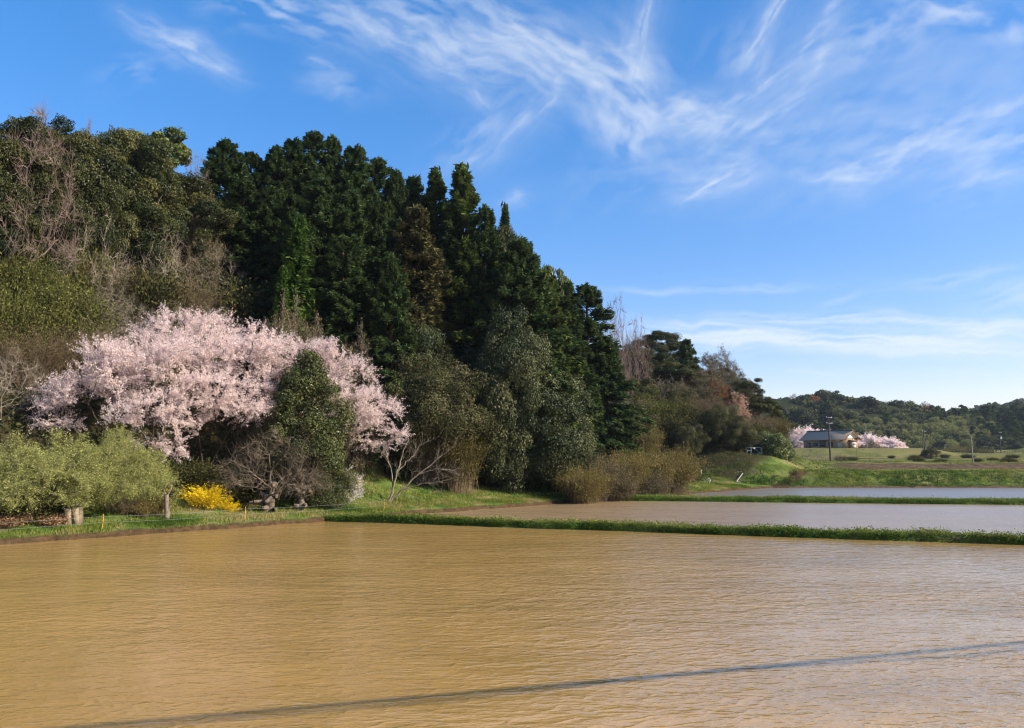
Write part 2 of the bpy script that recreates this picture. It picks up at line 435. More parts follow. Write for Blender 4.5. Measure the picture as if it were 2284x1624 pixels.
D1a, D1b = ground(735, 1163), ground(2284, 1216)      # near edge of the first bund
d1 = (D1b - D1a)[:2] / np.linalg.norm((D1b - D1a)[:2]); n1 = np.array([-d1[1], d1[0]])
D2a, D2b = ground(1340, 1117), ground(2284, 1127)     # near edge of the second bund
d2 = (D2b - D2a)[:2] / np.linalg.norm((D2b - D2a)[:2]); n2 = np.array([-d2[1], d2[0]])
B1W, B2W = 1.25, 3.2
def far_pt(P, d, k): return (P[0] + d[0] * k, P[1] + d[1] * k)
c0 = xy_of(-48, 1.0)
q1 = [c0, (-48, 3), (75, 3), far_pt(D1a[:2] + n1 * B1W / 2, d1, 80), far_pt(D1a[:2] + n1 * B1W / 2, d1, -6)]
WM1 = water_mat('muddy_water', (0.315, 0.192, 0.058), (0.445, 0.270, 0.088), 1.2, 1.75, 0.11)
WM2 = water_mat('muddy_water_mid', (0.26, 0.17, 0.085), (0.32, 0.22, 0.115), 1.2, 1.7, 0.27)
WM3 = water_mat('muddy_water_far', (0.15, 0.12, 0.085), (0.19, 0.15, 0.10), 1.0, 2.0, 0.33)
sheet('paddy_water', q1, 0.0, WM1)
q2 = [far_pt(D1a[:2] + n1 * B1W / 2, d1, -8), far_pt(D1a[:2] + n1 * B1W / 2, d1, 95), far_pt(D2a[:2] + n2 * B2W / 2, d2, 110), far_pt(D2a[:2] + n2 * B2W / 2, d2, -14)]
sheet('paddy_water', q2, 0.006, WM2)
q3 = [far_pt(D2a[:2] + n2 * B2W / 2, d2, -16), far_pt(D2a[:2] + n2 * B2W / 2, d2, 130), (150, 101), (18, 101)]
sheet('paddy_water', q3, 0.02, WM3)

# grassy bunds between the paddies
bund_g = grass_ground_mat('bund_ground', [(0.03, 0.06, 0.012), (0.06, 0.11, 0.018), (0.13, 0.15, 0.04)], (0.10, 0.075, 0.045))
def bund(P, d, n_, length, width, hgt, seed, res=0.22):
    a = np.arange(-3.0, length, res); prof = np.array([(-0.12, -0.5), (0.0, -0.05), (0.05, 0.45), (0.16, 0.85), (0.35, 1.0), (0.65, 1.0), (0.84, 0.85), (0.95, 0.45), (1.0, -0.05), (1.12, -0.5)])
    A, K = np.meshgrid(a, np.arange(len(prof)))
    off = prof[K, 0] * width + 0.22 * (vnoise(A * 0.8, K * 0.5, seed) - 0.5) + 0.4 * (vnoise(A * 0.15, A * 0, seed + 1) - 0.5)
    z = prof[K, 1] * hgt * (0.62 + 0.45 * vnoise(A * 0.6, K * 0.7, seed + 2) + 0.35 * vnoise(A * 0.17, A * 0, seed + 3))
    X = P[0] + d[0] * A + n_[0] * off; Y = P[1] + d[1] * A + n_[1] * off
    return X, Y, z
X1, Y1, Z1 = bund(D1a, d1, n1, 62, B1W, 0.34, 51)
tag(link('paddy_bund', grid_mesh('paddy_bund', X1, Y1, Z1, bund_g)), kind='structure')
X2, Y2, Z2 = bund(D2a, d2, n2, 100, B2W, 0.34, 61, 0.35)
tag(link('paddy_bund', grid_mesh('paddy_bund', X2, Y2, Z2, bund_g)), kind='structure')
# ------------------------------------------------------------------ cirrus: one thin sheet of cloud high above the valley
def clouds():
    az = np.radians(np.linspace(-62, 62, 900)); el = np.radians(np.linspace(1.0, 62, 520))
    A, E_ = np.meshgrid(az, el)
    dx, dy, dz = np.sin(A) * np.cos(E_), np.cos(A) * np.cos(E_), np.sin(E_)
    f = dy * cp + dz * sp; f = np.maximum(f, 0.05); up = dz * cp - dy * sp
    U, Vv = CU + FD * dx / f, CV - FD * up / f
    wx = (fbm(U / 130, Vv / 130, 71, 4) - 0.5); wy = (fbm(U / 130, Vv / 130, 81, 4) - 0.5)
    Uw, Vw = U + wx * 70, Vv + wy * 60
    wx2 = (fbm(U / 35, Vv / 35, 75, 3) - 0.5); wy2 = (fbm(U / 35, Vv / 35, 85, 3) - 0.5)
    Us, Vs_ = U + wx2 * 26 + wx * 16, Vv + wy2 * 26 + wy * 16
    D = np.zeros_like(U)
    def streak(pts, w, s, sharp=0.5):
        nonlocal D
        best = np.full(U.shape, 1e9); along = np.zeros_like(U); tot = 0
        for (a, b), (c, d) in zip(pts[:-1], pts[1:]):
            L = math.hypot(c - a, d - b); k = np.clip(((Us - a) * (c - a) + (Vs_ - b) * (d - b)) / (L * L), 0, 1)
            dist = np.hypot(Us - a - k * (c - a), Vs_ - b - k * (d - b))
            m = dist < best; best = np.where(m, dist, best); along = np.where(m, tot + k * L, along); tot += L
        # fibres run along the streak
        (a0, b0), (a1, b1) = pts[0], pts[-1]; Ls = math.hypot(a1 - a0, b1 - b0); ca, sa = (a1 - a0) / Ls, (b1 - b0) / Ls
        fib = fbm(((U - a0) * ca + (Vv - b0) * sa) / 70 + wx, (-(U - a0) * sa + (Vv - b0) * ca) / (w * 0.55) + wy * 3, int(a0) % 97, 5)
        taper = 0.35 + 0.65 * np.sin(np.clip(along / tot, 0.02, 0.98) * math.pi) ** 0.6
        core = np.exp(-(best / (w * 0.6)) ** 1.5); halo = np.exp(-(best / (w * 2.6)) ** 1.3)
        D = D + s * taper * (0.7 * core * (0.05 + 2.2 * np.clip(fib - 0.28, 0, 1)) + 0.5 * halo * (0.2 + 0.9 * fib))
    def veil(u, v, ru, rv, s, ang=0.0, fs=(60, 22), hard=0.35):
        nonlocal D
        c, q = math.cos(R(ang)), math.sin(R(ang))
        a = (Uw - u) * c + (Vw - v) * q; b = -(Uw - u) * q + (Vw - v) * c
        g_ = np.exp(-((a / ru) ** 2 + (b / rv) ** 2))
        t = fbm(a / fs[0], b / fs[1], int(u + v) % 89, 5)
        D = D + s * g_ * np.clip((t - hard) / (0.8 - hard), 0, 1.3)
    streak([(1450, -30), (1436, 50), (1426, 110), (1412, 160)], 15, 0.62)
    streak([(1128, 20), (1150, 62), (1205, 92), (1310, 125)], 14, 0.55)
    streak([(1340, 108), (1420, 104)], 8, 0.3)
    veil(1385, 190, 120, 80, 0.75, 40, (80, 26)); veil(1400, 270, 90, 70, 0.6, 70, (60, 30)); veil(1290, 130, 160, 50, 0.5, 20)
    streak([(1248, 175), (1240, 215), (1180, 262), (1085, 345), (1035, 375)], 17, 0.36)
    streak([(1765, -30), (1705, 66), (1672, 118)], 13, 0.6); veil(1660, 130, 50, 60, 0.3, -60)
    streak([(1890, -20), (1842, 50), (1780, 135), (1680, 215), (1560, 250)], 15, 0.3)
    streak([(1860, 20), (1835, 140), (1780, 222), (1700, 272), (1580, 296), (1480, 300)], 24, 0.36)
    streak([(1495, 268), (1560, 272), (1625, 262)], 18, 0.5); veil(1540, 250, 80, 36, 0.55, 0, (50, 24))
    streak([(1530, 445), (1580, 405), (1655, 378)], 15, 0.55); veil(1590, 395, 110, 34, 0.45, -18)
    streak([(2300, 215), (2110, 290), (1960, 358), (1850, 392)], 24, 0.36); veil(2000, 330, 230, 50, 0.45, -22)
    streak([(1770, 388), (1890, 402), (2000, 372)], 18, 0.32)
    streak([(2310, 372), (2180, 405), (2085, 436)], 24, 0.32); veil(2220, 330, 130, 70, 0.4, -20)
    streak([(268, 28), (350, 76), (440, 118), (525, 162)], 12, 0.34); veil(400, 98, 100, 28, 0.5, 25, (50, 12))
    veil(315, 158, 70, 24, 0.26, -18, (40, 14)); streak([(680, 130), (745, 154)], 7, 0.32); veil(750, 190, 80, 30, 0.32, 0)
    streak([(740, -10), (830, 70), (945, 122), (1050, 188), (1082, 238)], 24, 0.30); streak([(1062, 205), (1080, 236)], 9, 0.4)
    veil(930, 60, 240, 70, 0.5, 22, (70, 16)); veil(620, 20, 190, 50, 0.45, 15, (60, 14)); veil(1130, 90, 220, 90, 0.45, 25, (80, 16))
    streak([(1120, 452), (1165, 434)], 9, 0.35)
    veil(1060, 300, 120, 40, 0.28, -35)
    veil(2150, 30, 150, 40, 0.55, 15); veil(1990, 60, 200, 60, 0.35, -25); veil(2080, 160, 400, 130, 0.22, -25, (160, 50))
    veil(1650, 330, 330, 50, 0.24, -15)
    # low bars above the horizon
    veil(1880, 762, 340, 25, 1.7, 2, (190, 10), 0.25); veil(1620, 736, 170, 22, 1.2, 6, (140, 9), 0.25); veil(1900, 708, 290, 12, 1.15, 1, (200, 7), 0.3)
    veil(2200, 735, 200, 20, 1.1, -3, (160, 9), 0.3); veil(2060, 785, 260, 14, 0.7, 1, (160, 7), 0.3); veil(1600, 632, 220, 9, 0.4, -2, (160, 7)); veil(2100, 622, 160, 12, 0.32, -10, (120, 9))
    veil(2270, 645, 110, 28, 0.5, -14, (90, 14)); veil(1845, 828, 80, 10, 0.45, 0, (90, 6)); veil(2060, 840, 200, 12, 0.25, 0, (120, 7))
    veil(1870, 665, 50, 9, 0.25, -8, (60, 8))
    # wisps outside the view
    out = np.clip(np.maximum(np.maximum(-U, U - 2284), -Vv) / 150, 0, 1)
    D = D + out * 0.5 * np.clip((fbm(U / 260, Vv / 90, 93, 5) - 0.45) * 3, 0, 1)
    D = 1 - np.exp(-np.clip(D, 0, 3) * 1.12)
    edge = np.minimum(np.minimum(sstep(-62, -55, np.degrees(A)), sstep(62, 55, np.degrees(A))), np.minimum(sstep(1.0, 2.5, np.degrees(E_)), sstep(62, 55, np.degrees(E_))))
    D = D * edge
    r = 9000.0
    m, n, l = new_mat('cirrus')
    a = n.new('ShaderNodeAttribute'); a.attribute_name = 'cloudiness'
    e = n.new('ShaderNodeEmission'); e.inputs['Color'].default_value = (0.86, 0.93, 1.0, 1); e.inputs['Strength'].default_value = 0.42
    t = n.new('ShaderNodeBsdfTransparent'); mx = n.new('ShaderNodeMixShader')
    l.new(a.outputs['Fac'], mx.inputs[0]); l.new(t.outputs[0], mx.inputs[1]); l.new(e.outputs[0], mx.inputs[2])
    o = n.new('ShaderNodeOutputMaterial'); l.new(mx.outputs[0], o.inputs['Surface'])
    m.cycles.emission_sampling = 'NONE'
    ob = link('clouds', grid_mesh('clouds', dx * r, dy * r, dz * r, m, {'cloudiness': D.ravel()}))
    tag(ob, kind='stuff')
clouds()
# ------------------------------------------------------------------ plant generators (all in local coordinates, base at the origin)
def rnd_dir(rng, n, zb=0.0):
    d = rng.normal(size=(n, 3)); d[:, 2] += zb
    return norm(d)

def colonize(att, stems, step, infl, kill, rng, maxit=110, up=0.0):
    """space colonisation: returns node positions and parents; stems: list of polylines from the ground up"""
    P, par = [], []
    for pl in stems:
        prev = -1
        for a, b in zip(pl[:-1], pl[1:]):
            a, b = np.array(a, float), np.array(b, float)
            k = max(1, int(np.linalg.norm(b - a) / step))
            if prev < 0:
                P.append(a); par.append(-1); prev = len(P) - 1
            for i in range(1, k + 1):
                P.append(a + (b - a) * i / k); par.append(prev); prev = len(P) - 1
    P = np.array(P); par = list(par)
    A = np.array(att, float)
    nd = np.full(len(A), 1e9); ni = np.zeros(len(A), int)
    def upd(new, base):
        nonlocal nd, ni
        for c in range(0, len(new), 64):
            d = np.linalg.norm(A[:, None, :] - new[None, c:c + 64, :], axis=2)
            j = d.argmin(1); dm = d[np.arange(len(A)), j]
            m = dm < nd; nd = np.where(m, dm, nd); ni = np.where(m, j + c + base, ni)
    upd(P, 0)
    for it in range(maxit):
        m = nd < infl
        if not m.any(): m = nd <= nd.min() + step * 4
        if len(A) == 0: break
        v = norm(A[m] - P[ni[m]])
        S = np.zeros((len(P), 3)); np.add.at(S, ni[m], v)
        idx = np.unique(ni[m])
        d = norm(S[idx]); d = d + rng.normal(size=d.shape) * 0.18; d[:, 2] += up
        new = P[idx] + norm(d) * step
        base = len(P); P = np.concatenate([P, new]); par.extend(idx.tolist())
        upd(new, base)
        keep = nd > kill
        A, nd, ni = A[keep], nd[keep], ni[keep]
        if len(A) == 0 or len(P) > 6000: break
    return P, np.array(par)

def radii(par, tip, p=2.4, rmax=None):
    r = np.zeros(len(par)); 
    for i in range(len(par) - 1, -1, -1):
        if r[i] == 0: r[i] = tip ** p
        if par[i] >= 0: r[par[i]] += r[i]
    r = r ** (1 / p)
    return np.minimum(r, rmax) if rmax else r

def wood_from(P, par, r, thin=0.03):
    g = G(); m = par >= 0; i = np.nonzero(m)[0]; j = par[i]
    rp = np.minimum(r[j], r[i] * 1.6)
    big = r[i] > thin
    for sel, s in ((big, 7), (~big, 3)):
        if sel.any():
            V, F = tubes(P[j[sel]], P[i[sel]], rp[sel], r[i[sel]], s); g.add(V, F, 0.5)
    return g

def twigs(g, rng, O, D, n, ln, r, bend=0.25, up=0.1, segs=3, spread=0.7):
    """n curved twigs from each origin; returns points along them and their directions"""
    O = np.repeat(O, n, 0); D = norm(np.repeat(norm(D), n, 0) + rng.normal(size=(len(O), 3)) * spread)
    L = ln * rng.uniform(0.5, 1.25, len(O)); pts, dirs = [], []
    p = O
    for k in range(segs):
        D = norm(D + rng.normal(size=D.shape) * bend + np.array([0, 0, up]))
        q = p + D * (L / segs)[:, None]
        r0 = r * (1 - k / (segs + 0.6)); r1 = r * (1 - (k + 1) / (segs + 0.6))
        V, F = tubes(p, q, np.full(len(p), r0), np.full(len(p), r1), 3); g.add(V, F, 0.5)
        pts.append(p + (q - p) * 0.5); pts.append(q); dirs.append(D); dirs.append(D); p = q
    return np.concatenate(pts), np.concatenate(dirs)

def ellipsoid_pts(rng, n, c, r, shell=0.0, zmin=None):
    d = rnd_dir(rng, n); rad = rng.uniform(shell ** 3, 1, n) ** (1 / 3)
    p = np.array(c) + d * rad[:, None] * np.array(r)
    return p if zmin is None else p[p[:, 2] > zmin]

def conifer(seed, H=20.0, Rr=3.2, base=0.12, point=1.0, nb=230, per=95, droop=0.25, spray=(0.42, 0.10), rag=0.3, upsweep=0.35):
    """evergreen with tiers of frond-like boughs; point: 1 = narrow spire, 0 = blunt rounded top"""
    rng = np.random.default_rng(seed)
    gw, gl = G(), G()
    # trunk with a slight sway
    zs = np.linspace(0, H * 0.97, 9); sw = np.cumsum(rng.normal(size=(9, 2)) * 0.05, 0)
    tp = np.column_stack([sw, zs]); tr = 0.32 * (H / 20) * (1 - zs / H) ** 0.8 + 0.02
    V, F = tubes(tp[:-1], tp[1:], tr[:-1], tr[1:], 8); gw.add(V, F)
    h = base + (1 - base) * (rng.uniform(0, 1, nb) ** 0.9); az = rng.uniform(0, 2 * math.pi, nb)
    h = np.concatenate([h, rng.uniform(0.93, 1.0, 14)]); az = np.concatenate([az, rng.uniform(0, 6.28, 14)]); nb = len(h)
    x = (h - base) / (1 - base)
    prof_p = np.clip(1 - x, 0, 1) ** 0.85 * (0.55 + 0.45 * sstep(0, 0.25, x)) + 0.05
    prof_r = np.sqrt(np.clip(1 - x ** 2.6, 0, 1)) * (0.6 + 0.4 * sstep(0, 0.3, x)) + 0.06
    L = Rr * (point * prof_p + (1 - point) * prof_r)
    lump = fbm(az * 1.3 + seed, h * H / 2.2, seed + 5, 2)
    L = L * (1 - rag + 2 * rag * lump) * rng.uniform(0.78, 1.15, nb)
    root = np.column_stack([np.interp(h * H, zs, tp[:, 0]), np.interp(h * H, zs, tp[:, 1]), np.minimum(h * H, H * 0.97)])
    out = np.column_stack([np.cos(az), np.sin(az), np.zeros(nb)]); side = np.column_stack([-np.sin(az), np.cos(az), np.zeros(nb)])
    rise = upsweep * (0.3 + x) - droop * (1 - x)
    def bp(i, k):  # point at fraction k along bough i
        zc = rise[i] * k - droop * 0.55 * k * k
        return root[i] + (out[i] * k[:, None] + np.array([0, 0, 1.0]) * zc[:, None]) * L[i][:, None]
    i = np.arange(nb)
    gw.add(*tubes(bp(i, np.full(nb, 0.0)), bp(i, np.full(nb, 0.5)), 0.03 + 0.010 * L, 0.02 + 0.005 * L, 3))
    gw.add(*tubes(bp(i, np.full(nb, 0.5)), bp(i, np.full(nb, 0.9)), 0.02 + 0.005 * L, np.full(nb, 0.008), 3))
    w = (0.35 + L) / (0.35 + L).mean(); cnt = np.maximum(6, (per * w).astype(int)); I = np.repeat(i, cnt); N = len(I)
    k = rng.uniform(0.22, 1.03, N) ** 0.8; lat = rng.normal(size=N) * 0.30 * (1.08 - k) * L[I] * 0.8
    C = bp(I, k) + side[I] * lat[:, None] + np.array([0, 0, 1.0]) * (-(np.abs(lat) * 0.35) + rng.normal(size=N) * 0.14)[:, None]
    Ld = out[I] * 0.8 + side[I] * (np.sign(lat) * rng.uniform(0.1, 0.9, N))[:, None] + rng.normal(size=(N, 3)) * 0.35
    Ld[:, 2] += 0.25 * x[I] - 0.35 * (1 - x[I])
    a = spray[0] * rng.uniform(0.6, 1.3, N) * (0.75 + 0.4 * (1 - x[I])); b = spray[1] * rng.uniform(0.7, 1.5, N)
    V, F = cards(C, Ld, rnd_dir(rng, N) * 0.6 + side[I], a, b)
    # fresh growth is towards the tips of the boughs
    gl.add(V, F, np.clip(0.15 + 0.5 * k + rng.normal(size=N) * 0.18, 0, 1))
    # leader
    n2 = 60; zc = rng.uniform(0.955, 1.005, n2) * H
    V, F = cards(np.column_stack([rng.normal(size=n2) * 0.12 + tp[-1, 0], rng.normal(size=n2) * 0.12 + tp[-1, 1], zc]), rnd_dir(rng, n2, 2.0), rnd_dir(rng, n2), np.full(n2, 0.28), np.full(n2, 0.08))
    gl.add(V, F, 0.6)
    return gw, gl

def broadleaf(seed, H=12.0, Rr=5.0, crown_base=0.25, nc=60, per=330, leaf=(0.17, 0.085), cr=(0.8, 1.5), flat=0.7, gap=0.0, squash=1.0, trunk=0.22, hang=0.0, cone=0.0):
    """spreading evergreen: leaf masses on limbs, lit tops, dark gaps between"""
    rng = np.random.default_rng(seed); gl = G()
    cz = H * (crown_base + 1) / 2; rz = H * (1 - crown_base) / 2
    n0 = nc * 3
    d = rnd_dir(rng, n0, 0.25); rad = rng.uniform(0.35, 1.0, n0) ** 0.5
    c = d * rad[:, None] * np.array([Rr, Rr, rz]) * 0.86; c[:, 2] += cz
    lob = fbm(np.arctan2(d[:, 1], d[:, 0]) * 1.6 + 9, d[:, 2] * 2.5 + seed, seed, 2)
    c[:, :2] *= (0.62 + 0.7 * lob)[:, None]; c[:, 2] = cz + (c[:, 2] - cz) * (0.8 + 0.35 * lob)
    c[:, :2] *= (1 + 0.35 * cone - 1.25 * cone * np.clip(c[:, 2:3] / H, 0, 1))
    # keep them apart
    keep = []
    for k in range(n0):
        if all(np.linalg.norm((c[k] - c[j]) / np.array([1, 1, 0.8])) > cr[0] * (1.0 + gap) for j in keep): keep.append(k)
        if len(keep) >= nc: break
    c = c[keep]; nc = len(c)
    stems = [[(0, 0, 0), (rng.normal() * 0.2, rng.normal() * 0.2, H * crown_base * 0.9), (rng.normal() * 0.3, rng.normal() * 0.3, H * 0.5)]]
    P, par = colonize(c, stems, 0.5, 40, 0.6, rng, 60)
    gw = wood_from(P, par, radii(par, 0.02, 2.3, trunk), 0.05)
    rr = rng.uniform(cr[0], cr[1], nc) * (0.75 + 0.25 * rng.uniform(0, 1, nc))
    cnt = np.maximum(20, (per * (rr / rr.mean()) ** 2).astype(int)); I = np.repeat(np.arange(nc), cnt); N = len(I)
    d = rnd_dir(rng, N, 0.35); rad = rng.uniform(0.45, 1.05, N) ** 0.6
    sub = fbm(d[:, 0] * 2.2 + I * 3.7, d[:, 1] * 2.2 + d[:, 2] * 2 + I * 1.3, seed + 3, 2)
    rad = rad * (0.45 + 1.1 * sub)
    C = c[I] + d * (rad * rr[I])[:, None] * np.array([1, 1, flat])
    C[:, 2] -= hang * rng.uniform(0, 1, N) ** 2
    nrm = norm(d + rng.normal(size=(N, 3)) * 0.7); nrm[:, 2] += 0.25
    Ld = np.cross(nrm, rnd_dir(rng, N)); Wd = np.cross(nrm, Ld)
    V, F = cards(C, Ld, Wd, leaf[0] * rng.uniform(0.6, 1.35, N), leaf[1] * rng.uniform(0.7, 1.3, N))
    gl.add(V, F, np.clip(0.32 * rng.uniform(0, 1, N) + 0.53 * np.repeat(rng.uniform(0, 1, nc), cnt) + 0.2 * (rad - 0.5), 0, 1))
    return gw, gl

def bare_tree(seed, att, stems, step=0.35, kill=0.5, infl=6.0, tip=0.008, tw=4, twl=0.7, twr=0.007, rmax=0.3, up=0.02, twup=0.12, leaf=None, p=2.4, spread=0.7, thin_tw=0.016):
    """leafless deciduous crown; leaf=(n per twig point, half length, half width, jitter) adds buds, blossom or young leaves"""
    rng = np.random.default_rng(seed)
    P, par = colonize(att, stems, step, infl, kill, rng, up=up)
    r = radii(par, tip, p, rmax); gw = wood_from(P, par, r)
    m = (r < thin_tw) & (par >= 0); i = np.nonzero(m)[0]
    tp, td = twigs(gw, rng, P[i], P[i] - P[par[i]], tw, twl, twr, up=twup, spread=spread)
    gl = None
    if leaf:
        k, a, b, jit = leaf; gl = G()
        C = np.repeat(tp, k, 0); D = np.repeat(td, k, 0); N = len(C)
        C = C + D * rng.uniform(-0.5, 0.5, N)[:, None] * twl / 3 + rng.normal(size=(N, 3)) * jit
        V, F = cards(C, rnd_dir(rng, N) + D * 0.6, rnd_dir(rng, N), a * rng.uniform(0.6, 1.3, N), b * rng.uniform(0.7, 1.3, N))
        gl.add(V, F, np.clip(rng.normal(size=N) * 0.22 + 0.5, 0, 1))
    return gw, gl

def dome_att(rng, n, Rx, Ry, z0, z1, shell=0.3, lump=0.3, cx=0, cyy=0):
    d = rnd_dir(rng, n * 2, 0.2); d = d[d[:, 2] > -0.25][:n]
    rad = rng.uniform(shell ** 3, 1, len(d)) ** (1 / 3) * (1 - lump + lump * 2 * fbm(np.arctan2(d[:, 1], d[:, 0]) * 2 + 5, d[:, 2] * 3, 7, 2))
    q = d * rad[:, None] * np.array([Rx, Ry, (z1 - z0)]); q[:, 2] = z0 + np.maximum(q[:, 2], -0.2 * (z1 - z0)); q[:, 0] += cx; q[:, 1] += cyy
    return q

def canes(seed, n=160, H=2.5, Rr=2.0, arch=0.9, r=0.012, leaf=None, lean=0.5, segs=7, base=0.5, tw=0, wind=(0, 0)):
    """thicket of arching stems from a common root; leaf=(n per point, half length, half width, jitter, from segment)"""
    rng = np.random.default_rng(seed); g = G(); gl = G() if leaf else None
    az = rng.uniform(0, 2 * math.pi, n); L = rng.uniform(0.55, 1.1, n); o = np.column_stack([rng.normal(size=n) * base * Rr * 0.5, rng.normal(size=n) * base * Rr * 0.5, np.zeros(n)])
    d = np.column_stack([np.cos(az), np.sin(az)]); sp_ = rng.uniform(0.1, 1.0, n) ** 0.7; jit = rng.normal(size=(n, 3)) * 0.05
    pts = []
    for k in range(segs + 1):
        q = k / segs
        hor = sp_ * Rr * (q ** 1.3) * L; z = H * L * (q * (1 + arch * sp_ * 0.6) - arch * sp_ * q ** 2.2)
        pts.append(np.column_stack([o[:, 0] + d[:, 0] * hor + wind[0] * q * q, o[:, 1] + d[:, 1] * hor + wind[1] * q * q, np.maximum(z, 0.05 * k)]) + jit * q * 2 + rng.normal(size=(n, 3)) * 0.04 * H * 0.3 * q)
    for k in range(segs):
        g.add(*tubes(pts[k], pts[k + 1], np.full(n, r * (1 - k / (segs + 1))), np.full(n, r * (1 - (k + 1) / (segs + 1))), 3), 0.5)
    if tw:
        a = np.concatenate(pts[segs // 2:]); dd = np.concatenate([pts[min(k + 1, segs)] - pts[max(k - 1, 0)] for k in range(segs // 2, segs + 1)])
        tp, td = twigs(g, rng, a, dd, tw, H * 0.16, r * 0.55, up=0.02, segs=2)
    if leaf:
        kk, a, b, j, f0 = leaf
        if tw: C, D = tp, td
        else:
            C = np.concatenate(pts[f0:]); D = np.concatenate([pts[min(k + 1, segs)] - pts[k - 1] for k in range(f0, segs + 1)])
        C = np.repeat(C, kk, 0); D = np.repeat(norm(D), kk, 0); N = len(C)
        C = C + D * (rng.uniform(-0.5, 0.5, N) * H / segs)[:, None] + rng.normal(size=(N, 3)) * j
        V, F = cards(C, D + rnd_dir(rng, N) * 0.8, rnd_dir(rng, N), a * rng.uniform(0.6, 1.3, N), b * rng.uniform(0.7, 1.3, N))
        gl.add(V, F, np.clip(rng.normal(size=N) * 0.22 + 0.5, 0, 1))
    return g, gl

def blades(rng, P, h, w, lean=0.35, tint=None):
    N = len(P); az = rng.uniform(0, 2 * math.pi, N); h = h * rng.uniform(0.5, 1.3, N)
    side = np.column_stack([np.cos(az), np.sin(az), np.zeros(N)]) * (w * rng.uniform(0.6, 1.3, N))[:, None]
    ln = rng.normal(size=(N, 2)) * lean
    tip = P + np.column_stack([ln * h[:, None], h])
    V = np.stack([P - side, P + side, tip], 1).reshape(-1, 3); F = np.arange(N * 3).reshape(-1, 3)
    return V, F, tint if tint is not None else rng.uniform(0, 1, N)

_meshes = {}
def proto(key, fn, wm, lm, smooth=True):
    """one wood mesh and one leaf mesh, shared by every copy of a plant kind"""
    if key not in _meshes:
        gw, gl = fn()
        w = gw.mesh(key + '_wood', wm, True) if gw else None
        lf = gl.mesh(key + '_leaf', lm) if gl else None
        zz = max(float(np.concatenate(q.V)[:, 2].max()) for q in (gw, gl) if q)
        allx = np.concatenate([np.concatenate(q.V)[:, :2] for q in (gl or gw,)])
        rad = float(np.percentile(np.linalg.norm(allx, axis=1), 96))
        _meshes[key] = (w, lf, zz, rad)
    return _meshes[key]

def plant(name, pr, label, cat, loc, H=None, rad=None, rz=0.0, group=None, crown='crown', trunk='trunk', tilt=(0, 0)):
    w, lf, zz, r0 = pr
    sz = (H / zz) if H else 1.0; sx = (rad / r0) if rad else sz
    if rad and H and sz < 0.85 * sx:      # never squashed flat: let the foot go deeper into the slope instead
        loc = (loc[0], loc[1], loc[2] + H - 0.85 * sx * zz); sz = 0.85 * sx
    o = thing(name, label, cat, loc, rz, (sx, sx, sz), group)
    if tilt != (0, 0): o.rotation_euler = (tilt[0], tilt[1], rz)
    if w: link(trunk, w, o)
    if lf: link(crown, lf, o)
    return o

def stand(u, vtop, Y, wpx=None, sink=0.15):
    """where a plant seen at column u with its top at row vtop stands when it is Y metres away, how tall it is and its crown radius"""
    vb = 1000
    for _ in range(3):
        p = at(u, (vtop + vb) / 2, Y); z = zpt(p[0], Y)
        r = (z - CAM_H) / Y; vb = CV + FD * (sp * 0 + (math.tan(PITCH) - r) / (1 + r * math.tan(PITCH)))
    top = at(u, vtop, Y)[2]
    return (p[0], Y, z - sink), top - z + sink, (wpx / 2 / FD * Y if wpx else None)

def shore_Y(u, t, v=1150):
    """distance at which the sight line of column u is t metres inland of the paddy edge"""
    r = ray(u, v); k = r[0] / r[1]
    return (t + S0 @ sh_n) / (k * sh_n[0] + sh_n[1])

def slope_Y(u, vtop, H, lo=36.0, hi=100.0):
    """distance at which a plant H metres tall, standing on the ground there, has its top at row vtop"""
    Y = np.arange(lo, hi, 0.25); r = ray(u, vtop); k = Y / r[1]
    f = CAM_H + r[2] * k - zfun(r[0] * k, Y)
    i = np.nonzero(f <= H)[0]
    return float(Y[i[0]] if len(i) else Y[f.argmin()])
# ------------------------------------------------------------------ plant materials
M_hinoki = leaf_mat('hinoki_foliage', [(0.1, (0.020, 0.046, 0.018)), (0.55, (0.050, 0.088, 0.030)), (0.95, (0.115, 0.145, 0.048))], 0.28, var=0.35)
M_olivecon = leaf_mat('tired_conifer_foliage', [(0.1, (0.045, 0.050, 0.020)), (0.55, (0.105, 0.105, 0.042)), (0.95, (0.19, 0.165, 0.075))], 0.22, var=0.3)
M_cedar = leaf_mat('cedar_foliage', [(0.1, (0.024, 0.052, 0.015)), (0.55, (0.064, 0.105, 0.026)), (0.95, (0.155, 0.175, 0.045))], 0.3, var=0.3)
M_young = leaf_mat('young_cedar_foliage', [(0.1, (0.024, 0.058, 0.012)), (0.55, (0.052, 0.105, 0.02)), (0.95, (0.11, 0.16, 0.036))], 0.3, var=0.15)
M_oak = leaf_mat('evergreen_oak_foliage', [(0.1, (0.014, 0.024, 0.009)), (0.5, (0.044, 0.056, 0.017)), (0.95, (0.14, 0.132, 0.040))], 0.22, var=0.4, gloss=0.015)
M_oaky = leaf_mat('fresh_oak_foliage', [(0.1, (0.05, 0.08, 0.016)), (0.5, (0.12, 0.15, 0.03)), (0.95, (0.22, 0.23, 0.055))], 0.28, var=0.2, gloss=0.03)
M_ivy = leaf_mat('ivy_foliage', [(0.1, (0.016, 0.030, 0.011)), (0.45, (0.045, 0.060, 0.021)), (0.8, (0.105, 0.108, 0.040)), (0.97, (0.19, 0.175, 0.08))], 0.16, var=0.3, gloss=0.02, grough=0.45)
M_dome = leaf_mat('dome_foliage', [(0.1, (0.03, 0.036, 0.014)), (0.5, (0.085, 0.088, 0.038)), (0.95, (0.20, 0.18, 0.095))], 0.22, var=0.2)
